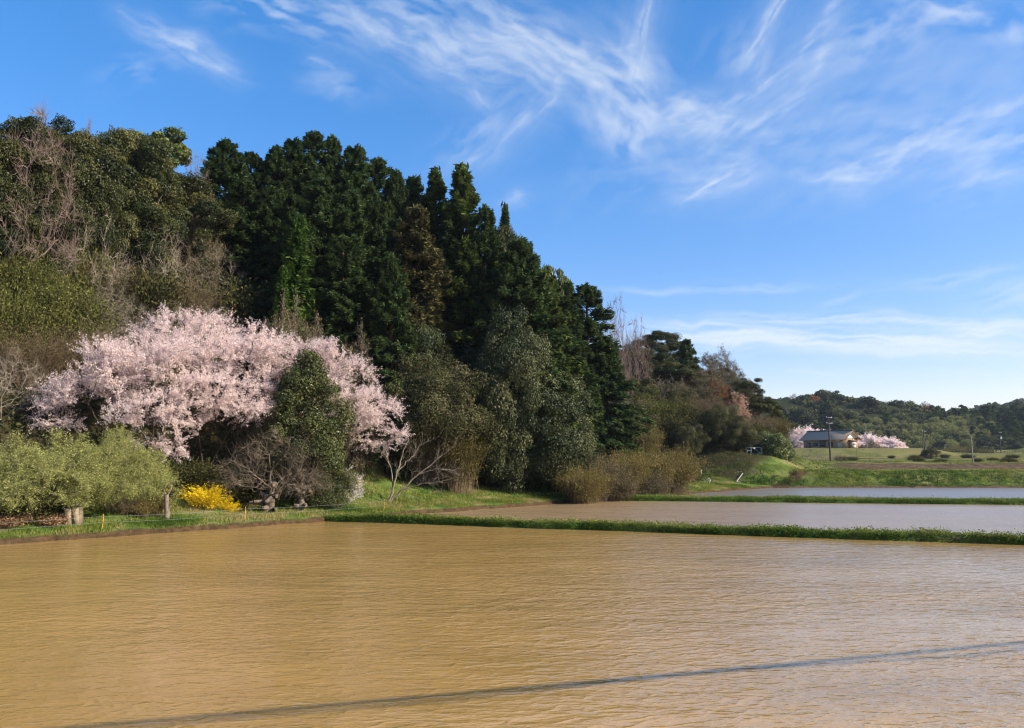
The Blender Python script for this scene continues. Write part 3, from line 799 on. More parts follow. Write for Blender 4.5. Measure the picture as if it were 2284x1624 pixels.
M_faroak = leaf_mat('far_broadleaf_foliage', [(0.1, (0.03, 0.045, 0.018)), (0.5, (0.075, 0.092, 0.034)), (0.95, (0.16, 0.16, 0.065))], 0.25, var=0.5)
M_laurel = leaf_mat('laurel_foliage', [(0.1, (0.028, 0.042, 0.014)), (0.5, (0.07, 0.086, 0.026)), (0.95, (0.15, 0.155, 0.055))], 0.2, var=0.15, gloss=0.02)
M_olive = leaf_mat('olive_bush_foliage', [(0.1, (0.05, 0.045, 0.015)), (0.5, (0.115, 0.10, 0.03)), (0.95, (0.20, 0.165, 0.055))], 0.25, var=0.25)
M_willow = leaf_mat('willow_young_leaves', [(0.1, (0.15, 0.165, 0.05)), (0.5, (0.32, 0.34, 0.105)), (0.95, (0.50, 0.50, 0.17))], 0.4, var=0.12)
M_blossom = leaf_mat('cherry_blossom', [(0.1, (0.78, 0.55, 0.52)), (0.5, (0.93, 0.79, 0.745)), (0.9, (0.97, 0.90, 0.86))], 0.55, var=0.06)
M_white = leaf_mat('pale_blossom', [(0.1, (0.60, 0.50, 0.46)), (0.5, (0.80, 0.70, 0.68)), (0.9, (0.88, 0.82, 0.80))], 0.4, var=0.06)
M_forsyth = leaf_mat('forsythia_flowers', [(0.1, (0.66, 0.44, 0.008)), (0.5, (0.86, 0.62, 0.015)), (0.9, (0.93, 0.74, 0.04))], 0.35, var=0.05)
M_russet = leaf_mat('russet_young_leaves', [(0.1, (0.12, 0.045, 0.02)), (0.5, (0.26, 0.10, 0.045)), (0.9, (0.40, 0.19, 0.09))], 0.3, var=0.1)
M_salmon = leaf_mat('wild_cherry_leaves', [(0.1, (0.30, 0.17, 0.11)), (0.5, (0.48, 0.31, 0.22)), (0.9, (0.64, 0.46, 0.36))], 0.35, var=0.1)
M_brown = leaf_mat('withered_leaves', [(0.1, (0.058, 0.050, 0.026)), (0.5, (0.13, 0.108, 0.056)), (0.9, (0.24, 0.195, 0.105))], 0.25, var=0.25)
M_straw = leaf_mat('dry_cane_leaves', [(0.1, (0.09, 0.085, 0.025)), (0.5, (0.19, 0.155, 0.05)), (0.9, (0.30, 0.24, 0.09))], 0.3, var=0.2)
M_ylgreen = leaf_mat('spring_shrub_leaves', [(0.1, (0.05, 0.06, 0.018)), (0.5, (0.105, 0.115, 0.032)), (0.9, (0.22, 0.215, 0.07))], 0.35, var=0.2)
M_under = leaf_mat('undergrowth_leaves', [(0.1, (0.025, 0.034, 0.012)), (0.5, (0.065, 0.068, 0.026)), (0.9, (0.14, 0.125, 0.05))], 0.25, var=0.2)
M_bamboo = leaf_mat('bamboo_foliage', [(0.1, (0.06, 0.08, 0.025)), (0.5, (0.16, 0.18, 0.055)), (0.9, (0.29, 0.29, 0.10))], 0.3, var=0.35)
M_hedge = leaf_mat('hedge_foliage', [(0.1, (0.035, 0.06, 0.014)), (0.5, (0.095, 0.13, 0.03)), (0.9, (0.24, 0.26, 0.08))], 0.28, var=0.15, gloss=0.04)
M_grass = leaf_mat('grass_blades', [(0.0, (0.045, 0.085, 0.016)), (0.42, (0.145, 0.20, 0.033)), (0.72, (0.26, 0.27, 0.06)), (1.0, (0.38, 0.30, 0.15))], 0.4, var=0.0)
M_weed = leaf_mat('bund_weeds', [(0.0, (0.03, 0.06, 0.011)), (0.45, (0.085, 0.14, 0.022)), (0.8, (0.20, 0.235, 0.045)), (1.0, (0.32, 0.28, 0.12))], 0.35, var=0.0)
B_dark = wood_mat('dark_bark', (0.035, 0.026, 0.018), (0.085, 0.065, 0.045))
B_cedar = wood_mat('cedar_bark', (0.06, 0.038, 0.024), (0.13, 0.085, 0.055))
B_grey = wood_mat('grey_bark', (0.15, 0.125, 0.095), (0.30, 0.26, 0.20))
B_pale = wood_mat('pale_bark', (0.24, 0.20, 0.15), (0.46, 0.40, 0.31))
B_brown = wood_mat('brown_twig_bark', (0.115, 0.082, 0.05), (0.23, 0.17, 0.105))
B_purple = wood_mat('purplish_twig_bark', (0.14, 0.10, 0.085), (0.24, 0.185, 0.15))

# ------------------------------------------------------------------ plant kinds
K = {}
def kind(key, fn, wm, lm): K[key] = lambda: proto(key, fn, wm, lm)
for i in range(3):
    kind('hinoki%d' % i, lambda i=i: conifer(100 + i, 20, 4.4, 0.05, 0.58 + 0.12 * i, 320, 225, 0.38, (0.25, 0.055), 0.30, 0.42), B_cedar, M_hinoki)
kind('tired_conifer', lambda: conifer(131, 18, 3.0, 0.06, 0.62, 280, 190, 0.45, (0.23, 0.052), 0.42), B_cedar, M_olivecon)
kind('cedar0', lambda: conifer(110, 22, 3.2, 0.06, 0.95, 310, 180, 0.2, (0.24, 0.06), 0.32, 0.45), B_cedar, M_cedar)
kind('cedar1', lambda: conifer(117, 20, 3.6, 0.10, 0.78, 300, 190, 0.28, (0.25, 0.062), 0.42, 0.4), B_cedar, M_cedar)
kind('spire', lambda: conifer(123, 16, 1.7, 0.05, 0.9, 200, 55, 0.2, (0.30, 0.08), 0.35, 0.5), B_cedar, M_cedar)
kind('young', lambda: conifer(127, 9, 1.6, 0.04, 0.9, 170, 70, 0.15, (0.24, 0.06), 0.35, 0.5), B_cedar, M_young)
for i in range(3):
    kind('oak%d' % i, lambda i=i: broadleaf(200 + i, 13, 5.0, 0.12, 54, 1400, (0.088, 0.046), (0.8, 1.7), 0.6, 0.22), B_grey, M_oak)
kind('fresh_oak', lambda: broadleaf(211, 12, 3.4, 0.3, 40, 330, (0.16, 0.08), (0.6, 1.1), 0.45, 0.15), B_grey, M_oaky)
kind('ivy0', lambda: broadleaf(221, 13, 4.6, 0.0, 56, 1300, (0.078, 0.052), (1.0, 1.9), 0.7, 0.15, hang=0.2), B_dark, M_ivy)
kind('ivy1', lambda: broadleaf(227, 10, 4.6, 0.0, 56, 1300, (0.078, 0.052), (0.95, 1.8), 0.7, 0.15, hang=0.15), B_dark, M_ivy)
kind('laurel', lambda: broadleaf(233, 9, 2.9, 0.0, 130, 420, (0.06, 0.03), (0.38, 0.72), 1.0, -0.12, cone=0.95), B_dark, M_laurel)
kind('dome', lambda: broadleaf(239, 8, 4.6, 0.1, 95, 640, (0.065, 0.032), (0.6, 1.1), 0.8, -0.1, hang=0.3), B_dark, M_dome)
kind('olivebush', lambda: canes(243, 420, 4.5, 2.6, 0.9, 0.011, (8, 0.08, 0.035, 0.16, 2)), B_brown, M_olive)
kind('brownbush', lambda: canes(251, 420, 3.6, 2.8, 0.85, 0.012, (3, 0.075, 0.035, 0.17, 3), tw=1), B_brown, M_straw)
kind('brownbush2', lambda: canes(257, 420, 3.2, 2.8, 0.95, 0.012, (3, 0.065, 0.03, 0.18, 3), tw=1), B_purple, M_brown)
kind('thicket', lambda: canes(263, 330, 4.2, 3.4, 0.8, 0.013, (1, 0.05, 0.022, 0.15, 4), tw=2), B_brown, M_brown)
kind('springshrub', lambda: canes(269, 300, 4.0, 2.8, 0.9, 0.012, (4, 0.085, 0.04, 0.32, 2), tw=2), B_brown, M_ylgreen)
kind('undershrub', lambda: canes(271, 300, 3.2, 2.8, 0.7, 0.012, (7, 0.11, 0.05, 0.25, 2)), B_dark, M_under)
kind('forsythia', lambda: canes(277, 130, 2.6, 2.2, 0.65, 0.010, (9, 0.055, 0.035, 0.07, 2)), B_brown, M_forsyth)
kind('vinecurtain', lambda: canes(281, 260, 4.6, 2.2, 1.25, 0.016, (2, 0.06, 0.03, 0.15, 4), tw=2), B_brown, M_straw)
def bare_fan(seed, H, Rx, n=620, kill=0.4, tw=5, twl=0.75, twr=0.008, z0=0.35, tip=0.008, leaf=None, nst=3, lean=0.0, shell=0.2, step=0.3, stem=0.3, upb=0.03, lump=0.25):
    rng = np.random.default_rng(seed)
    a = dome_att(rng, n, Rx, Rx, H * z0, H, shell, lump)
    st = [[(0, 0, 0), (rng.normal() * 0.25 + lean, rng.normal() * 0.25, H * stem)]] + [[(rng.normal() * 0.25, rng.normal() * 0.25, 0), (rng.normal() * 0.3 * Rx * 0.6, rng.normal() * 0.3 * Rx * 0.6, H * stem * 1.1)] for k in range(nst - 1)]
    return bare_tree(seed, a, st, step, kill, 8, tip, tw, twl, twr, 0.22, 0.02, upb, leaf, thin_tw=max(0.016, tip * 1.7))
kind('bare_tall', lambda: bare_fan(301, 13, 5.2, 520, 0.6, 6, 1.2, 0.018, 0.42, 0.017, None, 1, step=0.4, upb=0.10), B_purple, None)
kind('bare_round', lambda: bare_fan(307, 6, 3.0, 700, 0.35, 5, 0.6, 0.009, 0.2, 0.009, None, 4, upb=0.1), B_grey, None)
kind('bare_tan', lambda: bare_fan(311, 9, 4.0, 700, 0.45, 6, 0.8, 0.013, 0.15, 0.010, (1, 0.09, 0.04, 0.15), 3, upb=0.1), B_grey, M_brown)
kind('bare_spread', lambda: bare_fan(313, 5.5, 4.2, 260, 0.5, 4, 0.9, 0.008, 0.4, 0.008, None, 2, upb=0.04), B_pale, None)
kind('willow', lambda: bare_fan(317, 6.2, 4.0, 800, 0.42, 7, 0.75, 0.007, 0.38, 0.009, (3, 0.055, 0.026, 0.07), 4, shell=0.1, upb=0.10, lump=0.5), B_grey, M_willow)
kind('small_blossom', lambda: bare_fan(331, 3.2, 1.7, 260, 0.32, 4, 0.4, 0.006, 0.35, 0.007, (1, 0.04, 0.028, 0.05), 2), B_grey, M_white)
kind('far_cherry', lambda: bare_fan(337, 6.5, 4.6, 420, 0.6, 5, 0.9, 0.012, 0.3, 0.012, (3, 0.13, 0.09, 0.14), 2, step=0.5), B_dark, M_blossom)
kind('salmon_cherry', lambda: bare_fan(341, 8, 3.2, 320, 0.6, 5, 0.9, 0.012, 0.3, 0.012, (2, 0.12, 0.07, 0.12), 1, step=0.45), B_dark, M_salmon)
kind('russet_tree', lambda: bare_fan(343, 7, 2.6, 320, 0.6, 5, 0.8, 0.012, 0.3, 0.012, (1, 0.12, 0.06, 0.12), 1, step=0.45), B_dark, M_russet)

RZ = random.Random(7)
def put(kindkey, name, label, cat, u, vtop, Y, w=None, group=None, dz=0.0, tilt=(0, 0), crown='crown', trunk='trunk'):
    loc, H, rad = stand(u, vtop, Y, w)
    loc = (loc[0], loc[1], loc[2] - dz); H += dz
    return plant(name, K[kindkey](), label, cat, loc, H, rad, RZ.uniform(0, 6.28), group, crown, trunk, tilt)
FOREST = 'evergreen trees on the wooded hill'
# ---- conifers of the near hill: crest row, flank row, then the tall cedars going down towards the paddies
for k, u, v, Y, w, lab in [
    ('hinoki0', 505, 312, 73, 180, 'dark cypress at the edge of the stand, next to the open oak crest'),
    ('hinoki1', 556, 335, 76, 150, 'dark cypress with a low flat top, second from the oak side of the stand'),
    ('hinoki2', 607, 322, 76, 157, 'dark cypress with a ragged top, between the low flat one and the highest group'),
    ('hinoki0', 652, 303, 77, 157, 'dark cypress whose tip just touches the highest crown of the stand'),
    ('hinoki1', 694, 287, 78, 173, 'highest dark cypress at the very crest of the wooded hill'),
    ('hinoki2', 738, 298, 78, 150, 'dark cypress just below the crest where the skyline starts to fall'),
    ('hinoki0', 790, 318, 78, 180, 'broad dark cypress on the falling skyline beside the crest'),
    ('hinoki1', 838, 345, 79, 165, 'dark cypress on the skyline above the brownish conifer'),
    ('hinoki2', 880, 372, 79, 157, 'dark cypress on the skyline between the crest and the first pointed cedar'),
    ('hinoki0', 922, 388, 81, 135, 'dark cypress tucked behind the first pointed cedar'),
]: put(k, 'cypress_tree', lab, 'tree', u, v, Y, w, 'cypresses along the hill crest')
for k, u, v, Y, w, lab in [
    ('hinoki1', 540, 395, 69, 180, 'dark cypress in the front rank above the open thicket'),
    ('hinoki2', 600, 410, 70, 165, 'dark cypress in the front rank behind the bright young cedar'),
    ('hinoki0', 715, 395, 70, 188, 'dark cypress in the front rank straight above the cherry blossom'),
    ('hinoki1', 780, 420, 70, 180, 'dark cypress in the front rank above the bare vine curtain'),
    ('hinoki2', 845, 440, 71, 165, 'dark cypress in the front rank beside the brownish conifer'),
    ('hinoki0', 660, 470, 67, 165, 'low dark cypress in the shade behind the young cedar'),
    ('hinoki1', 760, 520, 66, 180, 'low dark cypress in the shade over the vine curtain'),
    ('hinoki2', 868, 560, 65, 165, 'low dark cypress in the shade under the brownish conifer'),
]: put(k, 'cypress_tree', lab, 'tree', u, v, Y, w, 'cypresses in the front rank')
put('tired_conifer', 'conifer_tree', 'brownish olive conifer with drooping tired foliage in front of the pointed cedars', 'tree', 930, 450, 71, 182)
put('tired_conifer', 'conifer_tree', 'smaller brownish conifer draped with dry vines above the domed evergreen', 'tree', 905, 585, 69, 148)
put('cedar0', 'cedar_tree', 'slim pointed cedar standing just before the tallest spire', 'tree', 966, 370, 79, 170)
put('cedar0', 'cedar_tree', 'tall pointed cedar whose clean spire stands out against the sky', 'tree', 1024, 361, 77, 240)
put('cedar1', 'cedar_tree', 'shaggy cedar under the tall spire, lit along its sunny side', 'tree', 1035, 520, 74, 190)
put('hinoki2', 'cypress_tree', 'dark cypress filling the gap between the tall spire and the thin top', 'tree', 1085, 452, 75, 180)
put('spire', 'cedar_tree', 'thin cedar top poking up alone beside a small cloud wisp', 'tree', 1121, 447, 78, 74)
put('oak1', 'evergreen_tree', 'round leafy evergreen crown under the thin cedar top', 'tree', 1135, 490, 77, 121)
put('hinoki0', 'cypress_tree', 'bushy dark cypress on the steep lower skyline of the hill', 'tree', 1168, 528, 72, 220)
put('cedar1', 'cedar_tree', 'dark cedar below the bushy cypress on the steep skyline', 'tree', 1205, 590, 74, 200)
put('cedar1', 'cedar_tree', 'dark cedar between the climbing ivy and the steep skyline', 'tree', 1105, 560, 76, 210)
put('fresh_oak', 'evergreen_tree', 'pale yellow green tree showing past the foot of the cypress skyline', 'tree', 1232, 585, 92, 81)
put('hinoki2', 'cypress_tree', 'dark cypress closing the step above the rusty topped cedar', 'tree', 1228, 622, 82, 190)
put('spire', 'cedar_tree', 'short cedar spire between the pale green tree and the rusty topped cedar', 'tree', 1273, 620, 86, 94)
put('hinoki1', 'cypress_tree', 'dark cypress in the dip behind the ivy covered trees', 'tree', 1245, 650, 78, 210)
put('hinoki1', 'cedar_tree', 'big dark cedar with a rusty brown top at the end of the hill', 'tree', 1312, 626, 88, 215)
put('hinoki0', 'cedar_tree', 'lower dark cedar leaning out from the rusty topped one', 'tree', 1350, 745, 86, 140)
put('hinoki2', 'cypress_tree', 'dark cypress filling the shade behind the ivy mass and the rusty topped cedar', 'tree', 1290, 760, 86, 175)
# ---- young cedars
put('young', 'young_cedar', 'bright green young cedar standing out against the dark stand', 'tree', 662, 475, 64, 128)
put('young', 'young_cedar', 'small bright green sapling at the foot of the young cedar', 'tree', 622, 590, 62, 70)
# ---- evergreen oaks on the open crest
for k, u, v, hh, w, lab in [
    ('oak0', -40, 268, 14, 263, 'evergreen oak cut by the picture edge on the crest'),
    ('oak1', 50, 268, 14, 263, 'evergreen oak under the tall bare tree on the crest'),
    ('oak2', 130, 274, 14, 232, 'evergreen oak with a brownish crown beside the tall bare tree'),
    ('oak0', 195, 292, 14, 217, 'evergreen oak in the dip of the oak skyline'),
    ('oak1', 258, 286, 14, 232, 'evergreen oak with a rounded crown on the middle of the oak crest'),
    ('oak2', 318, 305, 14, 201, 'evergreen oak between the rounded crown and the layered bright one'),
    ('oak0', 30, 360, 10, 279, 'evergreen oak in the second rank at the picture edge'),
    ('oak2', 120, 375, 10, 263, 'evergreen oak in the second rank under the tall bare tree'),
    ('oak1', 215, 368, 10, 263, 'evergreen oak in the second rank above the white dead branches'),
    ('oak0', 300, 372, 10, 248, 'evergreen oak in the second rank below the layered bright one'),
    ('oak1', 385, 392, 10, 232, 'evergreen oak in the second rank beside the cypress stand'),
    ('oak2', 440, 430, 10, 201, 'evergreen oak in the shade against the cypress stand'),
    ('oak2', 60, 455, 6, 263, 'low evergreen oak in deep shade at the picture edge'),
    ('oak0', 165, 470, 6, 263, 'low evergreen oak in deep shade under the white dead branches'),
    ('oak1', 275, 480, 6, 248, 'low evergreen oak in deep shade on the middle slope'),
    ('oak0', 370, 490, 6, 248, 'low evergreen oak in deep shade near the cypress stand'),
]: put(k, 'oak_tree', lab, 'tree', u, v, slope_Y(u, v, hh, 46, 72), w, 'evergreen oaks on the hill')
put('fresh_oak', 'evergreen_tree', 'layered evergreen with bright yellow green top on the oak crest', 'tree', 366, 285, slope_Y(366, 285, 13, 46, 72), 150)
# ---- leafless trees on the hill
put('bare_tall', 'bare_tree', 'tall bare tree with pale forking trunk rising over the oak crest', 'tree', 72, 200, slope_Y(72, 200, 17.5, 46, 66), 210)
put('bare_tall', 'bare_tree', 'thin bare crown showing just over the oak skyline', 'tree', 185, 250, slope_Y(185, 250, 14, 46, 74), 90)
put('bare_tall', 'bare_tree', 'bare crown in the sky gap between the oaks and the cypresses', 'tree', 435, 322, 70, 80)
put('bare_tan', 'bare_tree', 'tan leafless tree in front of the dark cypress edge', 'tree', 445, 380, slope_Y(445, 380, 11, 46, 66), 110)
put('bare_tan', 'bare_tree', 'brownish leafless tree tangled in the second rank of oaks', 'tree', 150, 300, slope_Y(150, 300, 11, 46, 66), 110)
put('bare_spread', 'bare_tree', 'pale dead branches spreading flat against the shaded oaks', 'tree', 195, 405, slope_Y(195, 405, 11, 46, 66), 170)
put('bare_spread', 'bare_tree', 'pale dead branches lower on the slope beside the flat spreading ones', 'tree', 345, 445, slope_Y(345, 445, 10, 46, 66), 150)
put('bare_round', 'bare_tree', 'dim leafless tree in the shade at the foot of the cypress edge', 'tree', 475, 520, slope_Y(475, 520, 6.5, 46, 66), 170)
# ---- shrubs on the hillside
for k, u, v, hh, w, lab in [
    ('springshrub', 40, 515, 7.5, 163, 'sunlit yellow green shrub on the slope at the picture edge'),
    ('springshrub', 95, 560, 7.5, 119, 'bright green shrub with hanging stems under the sunlit one'),
    ('springshrub', 185, 490, 7.5, 119, 'yellow green sapling leaning on the dark slope'),
    ('thicket', 240, 545, 6.0, 185, 'brown leafless thicket on the middle slope'),
    ('undershrub', 330, 575, 6.0, 185, 'dark shrub on the slope under the low oaks'),
    ('springshrub', 135, 590, 6.5, 207, 'yellow green shrub over the brown thicket'),
    ('thicket', 420, 585, 6.0, 185, 'dim thicket under the tan leafless tree'),
    ('undershrub', 510, 600, 6.0, 174, 'dark shrub at the foot of the cypress edge'),
    ('undershrub', 730, 640, 6.0, 185, 'dark shrub in the shade behind the cherry top'),
    ('springshrub', 15, 600, 6.5, 174, 'yellow green shrub at the picture edge below the sunlit one'),
    ('bare_round', 245, 610, 6.5, 207, 'grey leafless shrub behind the pale bare bush'),
    ('undershrub', 840, 690, 6.0, 174, 'dark shrub between the vine curtain and the domed evergreen'),
]: put(k, 'hill_shrub', lab, 'shrub', u, v, slope_Y(u, v, hh, shore_Y(u, 9.5)), w, 'shrubs on the wooded slope', dz=0.5, crown='foliage', trunk='stems')
for k, u, v, hh, w, lab in [
    ('thicket', 60, 690, 4.6, 250, 'big brown leafless thicket at the picture edge beside the cherry'),
    ('thicket', 190, 690, 4.6, 185, 'brown thicket just behind the cherry blossom'),
    ('bare_spread', 15, 760, 4.6, 207, 'tangle of pale bare branches in front of the big brown thicket'),
    ('bare_round', 265, 630, 4.6, 185, 'pale upright bare bush over the cherry blossom'),
    ('bare_round', 380, 655, 4.6, 163, 'dim bare bush behind the cherry top'),
    ('bare_spread', 460, 665, 4.6, 185, 'crooked pale branches above the cherry top'),
    ('springshrub', 850, 720, 4.4, 87, 'yellow green shrub at the edge of the vine curtain'),
]: put(k, 'bare_shrub', lab, 'shrub', u, v, slope_Y(u, v, hh, shore_Y(u, 9)), w, 'bare shrubs behind the cherry', dz=0.5, crown='foliage', trunk='stems')
put('bare_tan', 'bare_shrub', 'feathery brown bare bush leaning over the blossom', 'shrub', 615, 640, shore_Y(615, 10.5), 150, 'bare shrubs behind the cherry', crown='foliage', trunk='stems')
put('bare_tan', 'bare_shrub', 'brown vine tangle with long hanging stems behind the blossom', 'shrub', 675, 640, shore_Y(675, 10.5), 150, 'bare shrubs behind the cherry', crown='foliage', trunk='stems')
put('bare_tan', 'bare_shrub', 'curtain of dry hanging vines beside the blossom', 'shrub', 785, 705, shore_Y(785, 11), 140, 'bare shrubs behind the cherry', crown='foliage', trunk='stems')
# ---- the ivy clad wall of trees and the bushes at its foot
put('ivy0', 'ivy_tree', 'tree wrapped in ivy up to its top on the dark flank', 'tree', 1148, 672, 67, 180)
put('ivy0', 'ivy_tree', 'ivy clad tree forming the step below the topmost ivy', 'tree', 1180, 745, shore_Y(1180, 6.5), 220)
put('ivy1', 'ivy_tree', 'broad ivy clad tree bulging out halfway down the green wall', 'tree', 1190, 825, shore_Y(1190, 4.2), 240)
put('ivy1', 'ivy_tree', 'ivy clad tree on the outer edge of the green wall beside the rusty topped cedar', 'tree', 1250, 810, shore_Y(1250, 6), 150)
put('ivy1', 'ivy_tree', 'lowest ivy clad tree with leaves down to the grass', 'tree', 1235, 915, shore_Y(1235, 3.4), 190)
put('ivy1', 'ivy_tree', 'shaded ivy clad tree in the recess behind the olive bush', 'tree', 1115, 890, shore_Y(1115, 5.5), 180)
put('ivy0', 'ivy_tree', 'ivy clad trunk standing in the dark over the domed evergreen', 'tree', 905, 690, shore_Y(905, 11.5), 150)
put('ivy0', 'ivy_tree', 'ivy clad tree in shade between the dome and the green wall', 'tree', 1055, 770, shore_Y(1055, 8), 170)
put('dome', 'evergreen_shrub', 'large domed grey green evergreen beside the cherry', 'shrub', 965, 772, shore_Y(965, 8), 300)
put('dome', 'evergreen_shrub', 'smaller dome of the same evergreen, nearer the cherry tips', 'shrub', 880, 800, shore_Y(880, 10.5), 130)
put('olivebush', 'olive_bush', 'yellowish bush with drooping outer stems under the dome', 'shrub', 1022, 935, shore_Y(1022, 5.5), 125, crown='foliage', trunk='stems')
put('thicket', 'bare_shrub', 'brown shaded thicket between the thin bare tree and the yellowish bush', 'shrub', 950, 925, shore_Y(950, 8), 130, crown='foliage', trunk='stems')
for k, u, v, Y, w, lab in [
    ('brownbush', 1262, 985, shore_Y(1262, 4.5), 110, 'brown cane bush against the foot of the ivy wall'),
    ('brownbush2', 1330, 990, 70, 120, 'reddish brown cane bush under the rusty topped cedar'),
    ('brownbush', 1300, 1020, 66.5, 120, 'low brown cane bush in front of the reddish one'),
    ('brownbush', 1395, 985, 74, 120, 'tallest straw coloured cane bush in the row by the paddy'),
    ('brownbush2', 1370, 1030, 70.5, 110, 'low brown cane bush in the middle of the row'),
    ('brownbush', 1455, 985, 78, 110, 'straw coloured cane bush next to the last one of the row'),
    ('brownbush', 1505, 980, 81, 120, 'last cane bush of the row, drooping over the bright grass'),
    ('brownbush2', 1440, 1030, 75, 110, 'low tangled cane bush in front of the straw coloured ones'),
]: put(k, 'cane_bush', lab, 'shrub', u, v, Y, w, 'brown cane bushes beside the paddies', dz=0.3, crown='foliage', trunk='stems')
# ------------------------------------------------------------------ the flowering cherries and their neighbours
def cherry(seed, blobs, trunk, n=900, leafk=4):
    """blobs: (x, y, z, rx, ry, rz) masses of the crown in local metres; trunk: fork points"""
    rng = np.random.default_rng(seed); att = []
    vol = np.array([b[3] * b[4] * b[5] for b in blobs]); cnt = (n * vol / vol.sum()).astype(int)
    for b, c in zip(blobs, cnt):
        # the flowering wood hangs in flat tiers with gaps between them
        for q in ellipsoid_pts(rng, max(5, c // 12), b[:3], np.array(b[3:]) * 0.92, 0.35):
            d = q - np.array(b[:3]); e = rng.uniform(0.6, 1.0)
            p = rnd_dir(rng, 10) * rng.uniform(0.2, 1, (10, 1)) * np.array([e * 1.7, e * 1.25, 0.13]); p[:, 2] -= 0.10 * np.hypot(p[:, 0], p[:, 1]) * (0.4 - d[2] / max(b[5], .1))
            att.append(q + p)
    return bare_tree(seed, np.concatenate(att), trunk, 0.32, 0.42, 9, 0.010, 4, 0.9, 0.007, 0.26, 0.015, 0.13, (leafk + 3, 0.039, 0.027, 0.055), spread=0.45, thin_tw=0.0168)
def cherry_at(seed, name, label, ub, Y, blobs_px, n, forks, leafk=4):
    """blobs_px: crown masses as (column, row, width, height, extra depth) seen at distance Y, turned into metres"""
    p = at(ub, 1100, Y); z0 = zpt(p[0], Y); k = Y / FD; bl = []
    for (u, v, w, h, dy) in blobs_px:
        q = at(u, v, Y + dy); kk = (Y + dy) / FD
        bl.append((q[0] - p[0], dy, q[2] - z0, w / 2 * kk, max(1.4, w * 0.36 * kk), h / 2 * kk))
    pr = proto('cherry%d' % seed, lambda: cherry(seed, bl, [[(0, 0, 0)] + [f for f in fk] for fk in forks], n, leafk), B_dark, M_blossom)
    return plant(name, pr, label, 'tree', (p[0], Y, z0 - 0.1), crown='blossom')
cherry_at(401, 'cherry_tree', 'pink cherry in full bloom reaching low over the pale green willows', 300, shore_Y(300, 8.5),
    [(300, 800, 250, 150, 0.0), (200, 865, 200, 100, -0.6), (140, 915, 140, 60, -0.5), (320, 900, 200, 90, -0.8), (60, 945, 110, 40, 0.3), (390, 985, 130, 60, 0.5)], 900,
    [[(-0.2, 0, 1.5), (-1.5, -0.3, 3.2)], [(0.3, 0.2, 1.6), (0.9, 0.1, 3.6)]])
cherry_at(402, 'cherry_tree', 'tallest pink cherry in full bloom, its crown the middle of the blossom', 455, shore_Y(455, 8.5),
    [(440, 760, 250, 130, 0.6), (540, 790, 200, 130, 0.2), (370, 830, 180, 110, -1.0), (480, 870, 220, 100, -1.5), (560, 915, 130, 50, -1.2), (430, 930, 120, 46, -1.6)], 1100,
    [[(-0.2, 0, 1.8), (-0.8, 0.2, 4.4)], [(0.4, 0.1, 1.8), (1.6, 0.2, 4.2)]], 5)
cherry_at(403, 'cherry_tree', 'pink cherry in full bloom whose layered boughs sweep out behind the dark laurel', 668, shore_Y(668, 7.0),
    [(650, 800, 190, 110, 0.0), (740, 830, 160, 90, 0.0), (790, 890, 150, 70, -0.6), (830, 905, 100, 60, -0.6), (815, 965, 130, 56, -0.8), (770, 930, 150, 60, -0.6), (690, 900, 140, 120, -0.6)], 1100,
    [[(0.1, 0, 2.0), (-0.3, 0, 4.2)], [(0.5, 0, 2.2), (2.0, 0, 3.8)]], 5)
put('willow', 'willow_tree', 'pale green willow in young leaf at the picture edge', 'tree', 85, 945, shore_Y(85, 4.2), 300, dz=0.1)
put('willow', 'willow_tree', 'pale green willow in young leaf beside the cut dead trunk', 'tree', 258, 940, shore_Y(258, 4.2), 245, dz=0.1)
put('laurel', 'laurel_tree', 'dark narrow laurel standing in front of the cherry blossom', 'tree', 682, 770, shore_Y(682, 3.6), 195)
put('laurel', 'laurel_tree', 'low dark laurel growing at the foot of the narrow one', 'tree', 728, 985, shore_Y(728, 3.2), 120)
put('russet_tree', 'young_maple', 'thin sapling with orange red young leaves against the laurel', 'tree', 708, 818, shore_Y(708, 4.8), 60)
put('undershrub', 'evergreen_shrub', 'dark glossy bush in the shade under the willow at the picture edge', 'shrub', 50, 1075, shore_Y(50, 3.4), 160, crown='foliage', trunk='stems')
put('undershrub', 'evergreen_shrub', 'dark bush in the shade between the two willows', 'shrub', 125, 1085, shore_Y(125, 3.9), 100, crown='foliage', trunk='stems')
put('thicket', 'bare_shrub', 'tangled brown stems under the second willow', 'shrub', 300, 1085, shore_Y(300, 3.6), 110, crown='foliage', trunk='stems')
put('undershrub', 'evergreen_shrub', 'dark bush on the bank behind the forsythia', 'shrub', 510, 1030, shore_Y(510, 6.5), 190, crown='foliage', trunk='stems')
put('undershrub', 'evergreen_shrub', 'dark bush filling the shade under the tallest cherry', 'shrub', 410, 1010, shore_Y(410, 7), 160, crown='foliage', trunk='stems')
put('small_blossom', 'cherry_sapling', 'small sapling with a few white blossoms on the grassy bank', 'tree', 777, 1035, shore_Y(777, 3.0), 75)
# forsythia: two sprays of flowering canes
put('forsythia', 'forsythia_bush', 'bright yellow forsythia bush in flower on the grassy bank', 'shrub', 462, 1075, shore_Y(462, 4.0), 105, crown='flowers', trunk='stems')
put('forsythia', 'forsythia_bush', 'small low spray of yellow forsythia beside the big bush', 'shrub', 512, 1116, shore_Y(512, 3.7), 50, crown='flowers', trunk='stems')

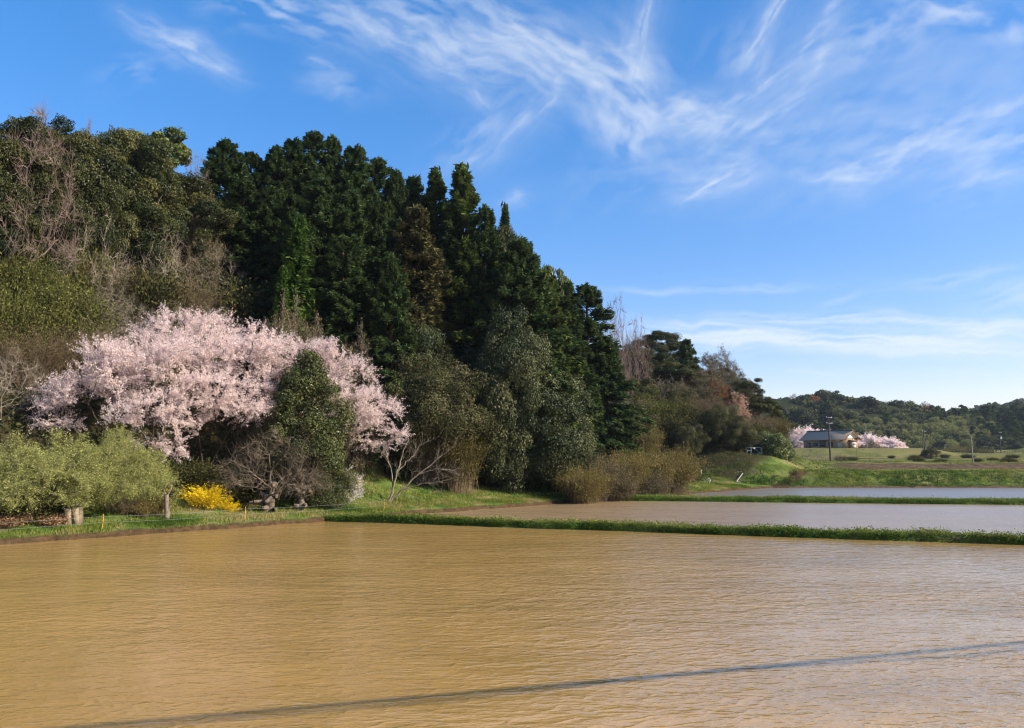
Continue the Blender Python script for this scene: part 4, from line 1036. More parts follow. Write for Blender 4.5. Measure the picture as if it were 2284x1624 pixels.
B_poll = wood_mat('gnarled_bark', (0.055, 0.042, 0.030), (0.24, 0.195, 0.145), 3.0)
def pollard(seed, H, Rx, thick):
    rng = np.random.default_rng(seed)
    a = dome_att(rng, 520, Rx, Rx * 0.8, H * 0.38, H, 0.55, 0.2)
    a = np.concatenate([a, ellipsoid_pts(rng, 120, (0, 0, H * 0.45), (Rx * 1.1, Rx * 0.8, H * 0.14), 0.3)])
    st = [[(0, 0, 0), (0.1, 0, H * 0.22), (0.05, 0.1, H * 0.36)]]
    P, par = colonize(a, st, 0.25, 8, 0.42, rng, up=0.05)
    r = radii(par, 0.011, 2.0, 0.12)
    m = P[:, 2] < H * 0.37; core = np.zeros(len(P), bool); core[:12] = True
    r = np.where(core & (P[:, 2] < H * 0.37), thick * (0.85 - 1.1 * P[:, 2] / H) * rng.uniform(0.9, 1.12, len(P)), r)
    gw = wood_from(P, par, r)
    for k in range(22):   # knobbly head and burrs where the branches were cut back year after year
        c = np.array([rng.normal() * thick * 0.6, rng.normal() * thick * 0.6, H * rng.uniform(0.02, 0.38)])
        V, F = tubes(c[None], (c + rng.normal(size=3) * 0.3 * np.array([1, 1, 0.5]))[None], [thick * rng.uniform(0.3, 0.6)], [thick * 0.22], 6); gw.add(V, F)
    i = np.nonzero((r < 0.022) & (par >= 0))[0]
    twigs(gw, rng, P[i], P[i] - P[par[i]], 4, 0.75, 0.010, up=0.10, spread=0.5)
    return gw, None
def place_pollard(seed, label, u, vtop, Y, w, thick):
    loc, H, rad = stand(u, vtop, Y, w)
    pr = proto('pollard%d' % seed, lambda: pollard(seed, H, rad, thick), B_poll, None)
    plant('pollard_tree', pr, label, 'tree', loc)
place_pollard(501, 'leafless pollard with a thick stubby trunk and a fan of grey shoots', 602, 965, shore_Y(602, 2.4), 230, 0.45)
place_pollard(502, 'leafless pollard with a dark trunk at the foot of the laurel', 672, 985, shore_Y(672, 2.2), 130, 0.32)

def bank_tree():
    rng = np.random.default_rng(511)
    limbs = [[(0, 0, 0), (0.35, 0, 1.2), (0.62, 0, 2.4), (0.95, 0.1, 3.6), (1.35, 0.1, 4.6)], [(0.1, 0, 0.1), (0.9, 0, 1.0), (2.2, 0.1, 2.2), (3.6, 0.1, 3.3), (4.6, 0.1, 4.1)],
             [(0.35, 0, 1.2), (0.2, 0, 2.5), (-0.25, 0.1, 3.5), (-0.8, 0.1, 4.1)], [(2.2, 0.1, 2.2), (3.4, -0.2, 2.6), (4.9, -0.2, 2.5)], [(0.9, 0, 1.0), (2.4, -0.2, 1.5), (4.1, -0.3, 1.7)], [(0.62, 0, 2.4), (1.6, 0.3, 3.4), (2.3, 0.4, 4.4)]]
    thick = [0.075, 0.062, 0.038, 0.034, 0.034, 0.034]; gw = G(); O, D = [], []
    for L, th in zip(limbs, thick):
        L = np.array(L, float); k = np.linspace(0, len(L) - 1, 13); P = np.column_stack([np.interp(k, np.arange(len(L)), L[:, i]) for i in range(3)]) + rng.normal(size=(13, 3)) * 0.03
        r = th * (1 - np.linspace(0, 1, 13)) ** 0.7 + 0.012; gw.add(*tubes(P[:-1], P[1:], r[:-1], r[1:], 7)); O.append(P[5:]); D.append(np.gradient(P, axis=0)[5:])
    p, d = twigs(gw, rng, np.concatenate(O), np.concatenate(D), 2, 1.3, 0.011, bend=0.18, up=0.10, segs=4, spread=0.6)
    m = rng.uniform(0, 1, len(p)) < 0.35; twigs(gw, rng, p[m], d[m], 2, 0.6, 0.007, up=0.08, spread=0.6)
    return gw, None
loc, H, rad = stand(868, 925, shore_Y(868, 3.6))
plant('bare_tree', proto('bank_tree', bank_tree, B_grey, None), 'thin bare tree with a slanting pale trunk on the sunny bank', 'tree', loc)

# cut dead trunk by the willow
g = G(); rng = np.random.default_rng(5)
pts = np.array([(0, 0, -0.2), (-0.03, 0, 0.5), (-0.10, 0, 1.1), (-0.14, 0.02, 1.45)]); rr = np.array([0.17, 0.135, 0.125, 0.13])
g.add(*tubes(pts[:-1], pts[1:], rr[:-1], rr[1:], 9)); g.add(*tubes([pts[3]], [(-0.17, 0.02, 1.5)], [0.13], [0.02], 9))
g.add(*tubes([(-0.12, 0, 1.35), (-0.30, 0.05, 1.7), (-0.10, 0, 1.35), (0.10, 0, 1.75)], [(-0.30, 0.05, 1.7), (-0.26, 0.05, 2.0), (0.10, 0, 1.75), (0.14, 0.02, 2.15)], [0.06, 0.045, 0.06, 0.045], [0.045, 0.03, 0.045, 0.025], 6))
loc = stand(376, 1050, shore_Y(376, 2.2))[0]
o = link('dead_trunk', g.mesh('dead_trunk', wood_mat('dead_wood', (0.09, 0.068, 0.05), (0.26, 0.205, 0.16), 9), True), loc=loc)
tag(o, 'pale cut off dead trunk with two stubs beside the willow', 'dead tree')

# weathered plank box with a dark lid, leaning under the willow
o = thing('plank_box', 'weathered plank box with a dark slanted lid under the willow', 'box', stand(168, 1130, shore_Y(168, 2.2))[0], 0.15)
o.rotation_euler = (0.0, R(-6), 0.15)
MP = plain_mat('weathered_planks', (0.31, 0.25, 0.16), (0.20, 0.155, 0.10), 0.9, 5)
g = G()
for x0, x1 in ((-0.345, -0.006), (0.006, 0.345)): g.box(x0, x1, -0.325, -0.303, 0, 1.05)
link('front_board', g.mesh('front_board', MP), o)
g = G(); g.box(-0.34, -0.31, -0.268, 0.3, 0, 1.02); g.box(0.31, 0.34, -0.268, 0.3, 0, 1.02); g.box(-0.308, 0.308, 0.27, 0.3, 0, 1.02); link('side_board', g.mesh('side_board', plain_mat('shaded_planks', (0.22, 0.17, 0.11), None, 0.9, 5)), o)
g = G(); g.add([(-0.42, -0.4, 1.06), (0.44, -0.4, 1.12), (0.44, 0.4, 1.30), (-0.42, 0.4, 1.24), (-0.42, -0.4, 1.11), (0.44, -0.4, 1.17), (0.44, 0.4, 1.35), (-0.42, 0.4, 1.29)], [(3, 2, 1, 0), (4, 5, 6, 7), (0, 1, 5, 4), (1, 2, 6, 5), (2, 3, 7, 6), (3, 0, 4, 7)])
link('lid', g.mesh('lid', plain_mat('dark_lid', (0.05, 0.048, 0.045), (0.03, 0.03, 0.03), 0.6, 9)), o)
# heaps of dry ferns and cut stalks on the bank
for u, Y, lab in ((22, shore_Y(22, 2.6), 'heap of dry orange brown stalks at the picture edge'), (118, shore_Y(118, 2.6), 'heap of dry orange brown fern beside the plank box')):
    pr = proto('drypile', lambda: canes(521, 260, 0.55, 0.95, 0.8, 0.008, (2, 0.06, 0.02, 0.06, 2)), B_brown, leaf_mat('dry_fern', [(0.1, (0.22, 0.12, 0.06)), (0.9, (0.48, 0.30, 0.17))], 0.3))
    p = at(u, 1160, Y); plant('dry_stalks', pr, lab, 'dry plant', (p[0], Y, zpt(p[0], Y) - 0.03), crown='fronds', trunk='stems')
pr = proto('pampas', lambda: canes(523, 150, 1.7, 0.9, 1.0, 0.006, (3, 0.14, 0.012, 0.05, 2)), B_brown, M_straw)
for u, Y, lab in ((350, shore_Y(350, 2.9), 'tuft of dry pampas grass beside the dead trunk'), (322, shore_Y(322, 2.7), 'small tuft of dry grass under the willow, away from the dead trunk')):
    p = at(u, 1110, Y); plant('pampas_tuft', pr, lab, 'dry plant', (p[0], Y, zpt(p[0], Y) - 0.03), H=1.5 if u > 340 else 1.1, crown='blade_leaves', trunk='stems')

# ------------------------------------------------------------------ grass, weeds, undergrowth
rng = np.random.default_rng(900)
def scatter_st(n, s0, s1, t0, t1, pw=1.0):
    s = rng.uniform(s0, s1, n); t = t0 + (t1 - t0) * rng.uniform(0, 1, n) ** pw
    x, y = xy_of(s, t); to = t - shore_off(s)
    return s, to, x, y
g = G()
for n, t0, t1, h, w in ((70000, 0.05, 2.2, 0.13, 0.014), (120000, 0.3, 13, 0.17, 0.017)):
    s, t, x, y = scatter_st(n, -22, 80, t0, t1, 1.2)
    keep = (t > 0.16) & (wood_mask(s, t) < rng.uniform(0, 1, len(s)))
    dens = fbm(x * 0.6, y * 0.6, 15); keep &= dens > rng.uniform(0.25, 0.62, len(s))
    s, t, x, y = s[keep], t[keep], x[keep], y[keep]
    patch = fbm(x * 0.33, y * 0.33, 16)
    tint = np.clip((patch - 0.3) * 2.0 + rng.normal(size=len(x)) * 0.15 + 0.18 * sstep(1.2, 0.2, t), 0, 1)
    V, F, T = blades(rng, np.column_stack([x, y, zfun(x, y) - 0.01]), h * (0.6 + 0.9 * patch), w * (1 + 0.012 * y), 0.4, tint)
    g.add(V, F, T)
tag(link('bank_grass', g.mesh('bank_grass', M_grass)), kind='stuff')
def bund_cover(name, X, Y_, Z, n, h, w, seed, leafy):
    r2 = np.random.default_rng(seed); rows, colsn = X.shape
    # k runs across the bund, a along it
    k = r2.uniform(1.0, rows - 2.01, n); a = r2.uniform(0, colsn - 1.01, n)
    k0, a0 = k.astype(int), a.astype(int); fk, fa = k - k0, a - a0
    def bl(M): return (M[k0, a0] * (1 - fa) + M[k0, a0 + 1] * fa) * (1 - fk) + (M[k0 + 1, a0] * (1 - fa) + M[k0 + 1, a0 + 1] * fa) * fk
    P = np.column_stack([bl(X), bl(Y_), bl(Z)]); top = sstep(2.0, 3.5, k) * sstep(7.5, 6.0, k)
    cl = fbm(P[:, 0] * 1.1, P[:, 1] * 1.1, seed); keep = (cl > r2.uniform(0.15, 0.55, n)) & (P[:, 2] > 0.02)
    P, top, cl = P[keep], top[keep], cl[keep]; n = len(P); g = G()
    tint = np.clip(0.12 + 0.95 * top * fbm(P[:, 0] * 0.4, P[:, 1] * 0.4, seed + 2) + r2.normal(size=n) * 0.14 + 0.25 * cl, 0, 1)  # crest weeds yellower than the sides: sunlight put into the tint
    m = r2.uniform(0, 1, n) < leafy
    V, F, T = blades(r2, P[~m], h * (0.25 + 1.5 * cl[~m] ** 1.5), w, 0.45, tint[~m]); g.add(V, F, T)
    q = P[m] + np.column_stack([r2.normal(size=(m.sum(), 2)) * 0.05, np.abs(r2.normal(size=m.sum())) * h * 0.6 * (0.4 + 1.3 * cl[m])])
    nn = m.sum(); V, F = cards(q, rnd_dir(r2, nn), rnd_dir(r2, nn), 0.045 * r2.uniform(0.6, 1.4, nn), 0.028 * r2.uniform(0.6, 1.4, nn)); g.add(V, F, tint[m])
    tag(link(name, g.mesh(name, M_weed)), kind='stuff')
bund_cover('bund_weeds', X1, Y1, Z1, 110000, 0.16, 0.012, 71, 0.55)
bund_cover('bund_grass', X2, Y2, Z2, 90000, 0.17, 0.022, 72, 0.2)
# far bank and fields: coarser tufts
g = G()
for n, y0, y1, h, w in ((60000, 98.4, 106, 0.22, 0.04), (26000, 104, 150, 0.22, 0.06)):
    y = rng.uniform(y0, y1, n); x = rng.uniform(0, 1, n) * (y * 0.80 + 6) + 8
    z = zfun(x, y); cl = fbm(x * 0.5, y * 0.5, 77)
    keep = (z > 0.25) & (cl > rng.uniform(0.2, 0.6, n)) & (fbm(x * 0.2, y * 0.2, 41) > 0.0) & ~((y > 118) & (y < 128) & (x > 52))
    x, y, z, cl = x[keep], y[keep], z[keep], cl[keep]
    tint = np.clip((fbm(x * 0.22, y * 0.22, 78) - 0.3) * 1.5 + rng.normal(size=len(x)) * 0.14, 0, 1)
    V, F, T = blades(rng, np.column_stack([x, y, z - 0.06]), h * (0.4 + 1.4 * cl), w, 0.5, tint); g.add(V, F, T)
tag(link('field_grass', g.mesh('field_grass', M_grass)), kind='stuff')
# low undergrowth over the floor of the wood
n = 120000; s, t, x, y = scatter_st(n, -30, 78, 3, 34)
keep = wood_mask(s, t) > rng.uniform(0.2, 1, n); s, t, x, y = s[keep], t[keep], x[keep], y[keep]; n = len(x)
cl = fbm(x * 0.7, y * 0.7, 88); hh = rng.uniform(0, 1, n) ** 1.3 * (0.25 + 2.2 * np.clip(cl - 0.35, 0, 1) * 2)
g = G(); V, F = cards(np.column_stack([x, y, zfun(x, y) + hh]), rnd_dir(rng, n), rnd_dir(rng, n, 1.0), 0.16 * rng.uniform(0.6, 1.4, n), 0.07 * rng.uniform(0.6, 1.4, n))
g.add(V, F, np.clip(rng.uniform(0, 1, n) * 0.6 + cl * 0.4, 0, 1))
tag(link('undergrowth', g.mesh('undergrowth', M_under)), kind='stuff')
# ------------------------------------------------------------------ second wooded hill
HB = 'trees and shrubs on the second hill'
for k, nm, cat, lab, u, v, Y, w in [
    ('oak2', 'camphor_tree', 'tree', 'round leafy tree crowning the second hill', 1470, 735, 138, 110),
    ('oak1', 'evergreen_tree', 'tree', 'dark leafy tree below the round crown of the second hill', 1430, 775, 128, 100),
    ('oak0', 'evergreen_tree', 'tree', 'dark leafy tree in the shade between the two hills', 1415, 830, 120, 110),
    ('cedar1', 'cedar_tree', 'tree', 'dark conifer next to the round crown of the second hill', 1530, 753, 132, 90),
    ('bare_tan', 'bare_tree', 'tree', 'tan leafless tree with fine twigs on top of the second hill', 1595, 765, 134, 120),
    ('bare_tan', 'bare_tree', 'tree', 'tan leafless tree lower on the sunny shoulder of the second hill', 1630, 805, 132, 110),
    ('bare_tan', 'bare_tree', 'tree', 'leafless tree on the middle of the second hill', 1570, 800, 126, 120),
    ('bare_tall', 'bare_tree', 'tree', 'tall bare tree leaning out behind the rusty topped cedar', 1372, 635, 112, 80),
    ('bare_tall', 'bare_tree', 'tree', 'thinner bare tree over the saddle between the two hills', 1418, 690, 120, 70),
    ('bare_round', 'bare_tree', 'tree', 'purplish leafless bush halfway up the second hill', 1480, 825, 120, 100),
    ('bare_tan', 'bare_tree', 'tree', 'tan leafless bush in the dark of the second hill', 1520, 835, 120, 90),
    ('oak0', 'evergreen_tree', 'tree', 'dark leafy tree ending the skyline of the second hill', 1668, 838, 131, 85),
    ('oak2', 'evergreen_tree', 'tree', 'low dark tree at the outer foot of the second hill', 1708, 882, 132, 75),
    ('salmon_cherry', 'wild_cherry', 'tree', 'pale salmon wild cherry in layers on the outer slope of the second hill', 1643, 872, 124, 56),
    ('russet_tree', 'wild_cherry', 'tree', 'orange red wild cherry above the salmon one', 1600, 842, 125, 56),
    ('springshrub', 'hill_shrub', 'shrub', 'yellow green shrub on the middle of the second hill', 1500, 870, 118, 110),
    ('springshrub', 'hill_shrub', 'shrub', 'yellow green shrub beside the purplish bush', 1435, 850, 116, 100),
    ('thicket', 'hill_shrub', 'shrub', 'grey brown thicket on the second hill under the tan tree', 1560, 862, 118, 120),
    ('undershrub', 'hill_shrub', 'shrub', 'dark shrub at the middle foot of the second hill', 1550, 915, 113, 110),
    ('brownbush', 'hill_shrub', 'shrub', 'pale round twiggy bush at the inner foot of the second hill', 1442, 925, 110, 80),
    ('undershrub', 'hill_shrub', 'shrub', 'dark shrub in the shade behind the pale round bush', 1480, 900, 114, 110),
    ('dome', 'evergreen_shrub', 'shrub', 'vine covered shrub with pale green top at the foot of the second hill', 1608, 898, 112, 110),
    ('dome', 'evergreen_shrub', 'shrub', 'smaller vine covered shrub nearer the pale round bush', 1535, 940, 110, 90),
    ('dome', 'evergreen_shrub', 'shrub', 'vine covered shrub beside the gate', 1650, 935, 111, 90),
    ('olivebush', 'hill_shrub', 'shrub', 'yellowish shrub on the outer slope of the second hill', 1730, 925, 128, 80),
    ('thicket', 'hill_shrub', 'shrub', 'brown thicket over the salmon cherry', 1690, 900, 122, 90),
    ('undershrub', 'hill_shrub', 'shrub', 'dark shrub between the salmon cherry and the gate hedge', 1690, 935, 118, 80),
    ('oak1', 'evergreen_tree', 'tree', 'leafy tree right under the round crown of the second hill', 1465, 790, 130, 130),
    ('oak2', 'evergreen_tree', 'tree', 'leafy tree under the dark conifer of the second hill', 1520, 800, 128, 120),
    ('oak0', 'evergreen_tree', 'tree', 'leafy tree behind the tan twiggy trees of the second hill', 1580, 812, 137, 130),
    ('oak2', 'evergreen_tree', 'tree', 'leafy tree in the saddle under the thinner bare tree', 1405, 770, 134, 130),
    ('oak1', 'evergreen_tree', 'tree', 'leafy tree just below the orange red wild cherry', 1615, 868, 127, 110),
    ('dome', 'evergreen_shrub', 'shrub', 'grey green dome in the middle of the second hill', 1500, 850, 121, 120),
    ('dome', 'evergreen_shrub', 'shrub', 'grey green dome close to the brown cane bushes', 1425, 885, 114, 110),
    ('oak2', 'evergreen_tree', 'tree', 'leafy tree between the wild cherries and the skyline end', 1655, 855, 134, 90),
]: put(k, nm, lab, cat, u, v, Y, w, HB, dz=0.4, crown='crown' if cat == 'tree' else 'foliage', trunk='trunk' if cat == 'tree' else 'stems')
kind('gatehedge', lambda: broadleaf(251, 4.5, 2.6, 0.0, 70, 330, (0.10, 0.04), (0.45, 0.85), 0.95, -0.05), B_dark, M_hedge)
put('gatehedge', 'hedge_bush', 'big dense bush behind the gate with a sunlit yellowish top', 'shrub', 1718, 958, 113, 100, dz=0.3)
put('gatehedge', 'hedge_bush', 'low sunlit bush at the outer end of the gate hedge', 'shrub', 1750, 985, 113.5, 48, dz=0.3)

def on(u, Y, v=1010):
    p = at(u, v, Y); return (p[0], Y, zpt(p[0], Y))
# ------------------------------------------------------------------ pipe gate
M_galv = plain_mat('galvanised_pipe', (0.33, 0.42, 0.42), (0.25, 0.33, 0.34), 0.45, 20)
o = thing('pipe_gate', 'pale blue green pipe gate in front of the big dense bush', 'gate', on(1682, 110.5), R(-3))
g = G(); r = 0.035
for a, b in (((-1.0, 0, 0.12), (1.0, 0, 0.12)), ((-1.0, 0, 1.05), (1.0, 0, 1.05)), ((-1.0, 0, 0.12), (-1.0, 0, 1.05)), ((1.0, 0, 0.12), (1.0, 0, 1.05)), ((-0.35, 0, 0.12), (-0.35, 0, 1.05)), ((-1.0, 0, 0.6), (-0.35, 0, 0.6))): g.tube(a, b, r, r, 6)
link('gate_frame', g.mesh('gate_frame', M_galv), o)
g = G(); g.tube((-0.05, 0, 0.95), (0.95, 0, 0.16), 0.04, 0.04, 6); link('brace', g.mesh('brace', M_galv), o)
for x in (-1.14, 1.14, -0.46):
    g = G(); g.tube((x, 0.05, -0.4), (x, 0.05, 1.12 if x != -0.46 else 1.45), 0.04, 0.04, 7); g.tube((x, 0.05, 1.12 if x != -0.46 else 1.45), (x, 0.05, 1.15 if x != -0.46 else 1.48), 0.04, 0.01, 7); link('post', g.mesh('post', M_galv), o)
g = G(); g.box(-0.16, 0.16, -0.06, -0.045, 0.82, 1.02); link('notice_board', g.mesh('notice_board', plain_mat('white_board', (0.72, 0.72, 0.70), (0.6, 0.6, 0.58), 0.6, 4)), o)

# ------------------------------------------------------------------ farmhouse on its platform
def farmhouse():
    base = on(1852, 243, 1002); zg = zpt(base[0], 243.0)
    o = thing('farmhouse', 'single storey ochre walled house with grey tiled roof among the cherries', 'house', (base[0], 243, zg - 0.02), 0.0)
    o.rotation_euler = (0, 0, R(-(238 - 180)))         # long wall faces half away from the sun, gable end into it
    # local axes: -Y is the long front wall, +X the sunlit gable
    Lh, Wh, Hw, Hr = 7.4, 3.3, 3.15, 5.35
    MW = plain_mat('ochre_wall', (0.31, 0.205, 0.115), (0.26, 0.17, 0.095), 0.9, 1.2)
    MP_ = plain_mat('white_plaster', (0.78, 0.76, 0.70), (0.70, 0.68, 0.62), 0.85, 2)
    MT = plain_mat('dark_timber', (0.06, 0.04, 0.028), (0.035, 0.024, 0.018), 0.8, 6)
    ME = plain_mat('timber_eave', (0.22, 0.13, 0.07), (0.14, 0.08, 0.045), 0.8, 6)
    MG = plain_mat('window_glass', (0.03, 0.035, 0.04), (0.02, 0.025, 0.03), 0.1, 3)
    MR, n, l = new_mat('grey_roof_tile')
    tc = n.new('ShaderNodeTexCoord'); wv = n.new('ShaderNodeTexWave'); wv.bands_direction = 'X'; wv.inputs['Scale'].default_value = 1.1
    l.new(tc.outputs['Object'], wv.inputs['Vector']); pr = n.new('ShaderNodeBsdfPrincipled'); pr.inputs['Roughness'].default_value = 0.9; pr.inputs['Specular IOR Level'].default_value = 0.15
    l.new(mixc(n, l, noise(n, l, tc.outputs['Object'], 2.5, 4), (0.31, 0.235, 0.17), (0.43, 0.335, 0.25)), pr.inputs['Base Color'])
    bp = n.new('ShaderNodeBump'); bp.inputs['Distance'].default_value = 0.08; l.new(wv.outputs['Fac'], bp.inputs['Height']); l.new(bp.outputs[0], pr.inputs['Normal'])
    ou = n.new('ShaderNodeOutputMaterial'); l.new(pr.outputs[0], ou.inputs['Surface'])
    g = G(); g.box(-Lh, Lh, -Wh, Wh, -0.4, Hw)
    link('wall', g.mesh('wall', MW), o)
    for x in (-Lh - 0.004, Lh - 0.096):
        g = G(); V = [(x, -Wh, Hw + 0.003), (x, Wh, Hw + 0.003), (x, 0, Hr - 0.15)]; V += [(a + 0.1, b, c) for a, b, c in V]
        g.add(V, [(0, 2, 1), (3, 4, 5)]); g.add(V, [(0, 1, 4, 3), (1, 2, 5, 4), (2, 0, 3, 5)]); link('gable_panel', g.mesh('gable_panel', MP_), o)
    g = G(); g.box(-Lh + 0.1, Lh - 0.1, -Wh - 0.03, -Wh - 0.003, Hw - 0.55, Hw - 0.02); link('plaster_band', g.mesh('plaster_band', MP_), o)
    g = G()
    for x in np.linspace(-Lh + 0.05, Lh - 0.05, 9): g.box(x - 0.06, x + 0.06, -Wh - 0.06, -Wh - 0.033, Hw - 0.6, Hw)
    g.box(-Lh, Lh, -Wh - 0.075, -Wh - 0.063, Hw - 0.66, Hw - 0.56)
    link('timber_frame', g.mesh('timber_frame', MT), o)
    # roof: two thick slopes with a deep overhang
    e, ov, th = Wh + 0.95, Lh + 0.9, 0.16; pitch = (Hr - Hw) / Wh; ze = Hr - pitch * e
    g = G()
    for s in (-1, 1):
        A = [(-ov, s * e, ze), (ov, s * e, ze), (ov, 0, Hr), (-ov, 0, Hr)]; B = [(x, y, z + th) for x, y, z in A]
        V = A + B; F = [(0, 1, 2, 3), (7, 6, 5, 4), (0, 4, 5, 1), (1, 5, 6, 2), (3, 7, 4, 0)]
        g.add(V, F if s > 0 else [tuple(reversed(f)) for f in F])
    rf = link('roof', g.mesh('roof', MR), o)
    g = G(); g.box(-ov - 0.05, ov + 0.05, -0.22, 0.22, Hr + 0.06, Hr + 0.46)
    link('ridge', g.mesh('ridge', plain_mat('ridge_tile', (0.07, 0.07, 0.075), (0.05, 0.05, 0.055), 0.6, 4)), rf)
    for x in (-ov - 0.09, ov + 0.01):
        g = G()
        for s in (-1, 1):
            V = [(x, s * e, ze - 0.12), (x + 0.08, s * e, ze - 0.12), (x + 0.08, 0, Hr - 0.12), (x, 0, Hr - 0.12)]; V += [(a, b, c + 0.3) for a, b, c in V]
            g.add(V, [(0, 1, 2, 3), (7, 6, 5, 4), (0, 4, 5, 1), (1, 5, 6, 2), (2, 6, 7, 3), (3, 7, 4, 0)])
        link('barge_board', g.mesh('barge_board', ME), rf)
    # lean-to bay on the gable end
    g = G(); g.box(Lh + 0.003, Lh + 1.0, -1.1, 1.6, -0.3, 2.1); by = link('bay', g.mesh('bay', MW), o)
    g = G(); V = [(Lh + 0.01, -1.4, 2.45), (Lh + 0.01, 1.9, 2.45), (Lh + 1.35, 1.9, 2.12), (Lh + 1.35, -1.4, 2.12)]; V += [(a, b, c + 0.1) for a, b, c in V]
    g.add(V, [(0, 1, 2, 3), (7, 6, 5, 4), (0, 4, 5, 1), (1, 5, 6, 2), (2, 6, 7, 3), (3, 7, 4, 0)]); link('bay_roof', g.mesh('bay_roof', ME), by)
    g = G(); g.box(Lh + 1.003, Lh + 1.05, -0.8, 1.0, 0.25, 1.75); f = link('window', g.mesh('window', plain_mat('pale_window_frame', (0.70, 0.64, 0.52), (0.6, 0.55, 0.45), 0.6, 3)), by)
    g = G(); g.box(Lh + 1.053, Lh + 1.07, -0.6, 0.8, 0.9, 1.6); link('pane', g.mesh('pane', plain_mat('mauve_pane', (0.22, 0.20, 0.25), (0.18, 0.16, 0.2), 0.2, 3)), f)
    for x, w, z0, z1 in ((-5.6, 0.8, 0.2, 1.9), (-3.0, 1.0, 0.6, 1.9), (-0.4, 1.1, 0.5, 1.9), (2.6, 0.8, 0.6, 1.9)):
        g = G(); g.box(x - w, x + w, -Wh - 0.09, -Wh - 0.003, z0, z1); f = link('window', g.mesh('window', MT), o)
        g = G(); g.box(x - w + 0.1, x + w - 0.1, -Wh - 0.11, -Wh - 0.093, z0 + 0.1, z1 - 0.1); link('pane', g.mesh('pane', MG), f)
    g = G(); V = [(-1.9, -Wh - 0.004, 2.35), (1.2, -Wh - 0.004, 2.35), (1.2, -Wh - 0.8, 2.1), (-1.9, -Wh - 0.8, 2.1)]; V += [(a, b, c + 0.1) for a, b, c in V]
    g.add(V, [(0, 1, 2, 3), (7, 6, 5, 4), (0, 4, 5, 1), (1, 5, 6, 2), (2, 6, 7, 3), (3, 7, 4, 0)]); link('window_hood', g.mesh('window_hood', MT), o)
    g = G(); g.box(5.0, 6.4, -Wh - 0.09, -Wh - 0.003, 0, 1.95); d = link('door', g.mesh('door', plain_mat('pale_door', (0.38, 0.40, 0.36), (0.3, 0.32, 0.28), 0.5, 2)), o)
    g = G(); g.box(5.15, 5.22, -Wh - 0.13, -Wh - 0.093, 0.9, 1.15); link('handle', g.mesh('handle', MT), d)
    return o
farmhouse()
for u, v, Y, w, lab in [
    (1790, 945, 262, 110, 'blossoming cherry against the dark conifers before the house end'),
    (1862, 955, 262, 130, 'blossoming cherry rising just over the roof ridge'),
    (1925, 962, 256, 100, 'blossoming cherry right behind the sunlit gable'),
    (1960, 966, 256, 100, 'blossoming cherry in the middle of the row past the gable'),
    (1985, 972, 252, 80, 'blossoming cherry at the open end of the row'),
]: put('far_cherry', 'cherry_tree', lab, 'tree', u, v, Y, w, 'cherries round the house', crown='blossom')
put('bare_tan', 'bare_tree', 'grey brown leafless bush among the house cherries', 'tree', 1943, 972, 246, 60)
put('bare_round', 'bare_tree', 'leafless round tree before the house front', 'tree', 1815, 990, 150, 75)
put('bare_round', 'bare_tree', 'low spreading leafless tree beside the tall dark pole', 'tree', 1865, 1000, 152, 62)

# ------------------------------------------------------------------ utility poles and thin posts
M_pole = plain_mat('dark_pole', (0.05, 0.043, 0.038), (0.035, 0.03, 0.027), 0.8, 3)
M_conc = plain_mat('concrete_pole', (0.24, 0.24, 0.235), (0.18, 0.18, 0.18), 0.8, 3)
M_ins = plain_mat('insulator', (0.6, 0.6, 0.58), (0.5, 0.5, 0.5), 0.3, 3)
def utility_pole(u, vtop, Y, label, mat, arms=1, r=0.16, box=False, brace=False):
    loc, H, _ = stand(u, vtop, Y)
    o = thing('utility_pole', label, 'pole', loc, R(20), group='utility poles in the fields')
    g = G(); g.tube((0, 0, -0.3), (0, 0, H), r, r * 0.62, 8); g.tube((0, 0, H), (0, 0, H + 0.05), r * 0.62, 0.02, 8); link('shaft', g.mesh('shaft', mat, True), o)
    for k in range(arms):
        z = H - 0.25 - k * 1.1
        g = G(); g.box(-0.75, 0.75, -r * 0.7 - 0.09, -r * 0.7, z - 0.05, z + 0.05); a = link('crossarm', g.mesh('crossarm', M_conc), o)
        for x in (-0.65, 0.65):
            g = G(); g.tube((x, -r * 0.7 - 0.045, z + 0.053), (x, -r * 0.7 - 0.045, z + 0.25), 0.05, 0.035, 6); link('insulator', g.mesh('insulator', M_ins), a)
    if box:
        g = G(); g.tube((0.0, -r - 0.26, H * 0.66), (0.0, -r - 0.26, H * 0.66 + 0.8), 0.25, 0.25, 10); g.tube((0, -r - 0.26, H * 0.66 + 0.8), (0, -r - 0.26, H * 0.66 + 0.86), 0.25, 0.05, 10); link('transformer', g.mesh('transformer', M_ins), o)
    if brace:
        g = G(); g.tube((-1.0, 0, -0.2), (-0.1, 0, H * 0.72), 0.05, 0.05, 5); link('brace', g.mesh('brace', mat), o)
utility_pole(1850, 929, 148, 'tall dark utility pole standing before the house', M_pole, 2, 0.19)
utility_pole(1932, 945, 236, 'pale thin pole rising out of the house cherries', M_conc, 0, 0.13)
utility_pole(2059, 975, 200, 'dark pole without crossarm next to its taller twin', M_pole, 0, 0.15)
utility_pole(2062, 960, 206, 'dark pole with a pale crossarm, taller of the close pair', M_pole, 1, 0.16)
utility_pole(2168, 973, 132, 'pale grey pole at the edge of the brown field', M_conc, 0, 0.11)
utility_pole(2231, 963, 268, 'pole carrying a pale transformer among the reeds', M_pole, 1, 0.17, True)
utility_pole(2108, 991, 300, 'short pole with a slanting brace at the foot of the far hill', M_conc, 0, 0.14, False, True)
M_thin = plain_mat('thin_rod', (0.05, 0.07, 0.08), None, 0.7)
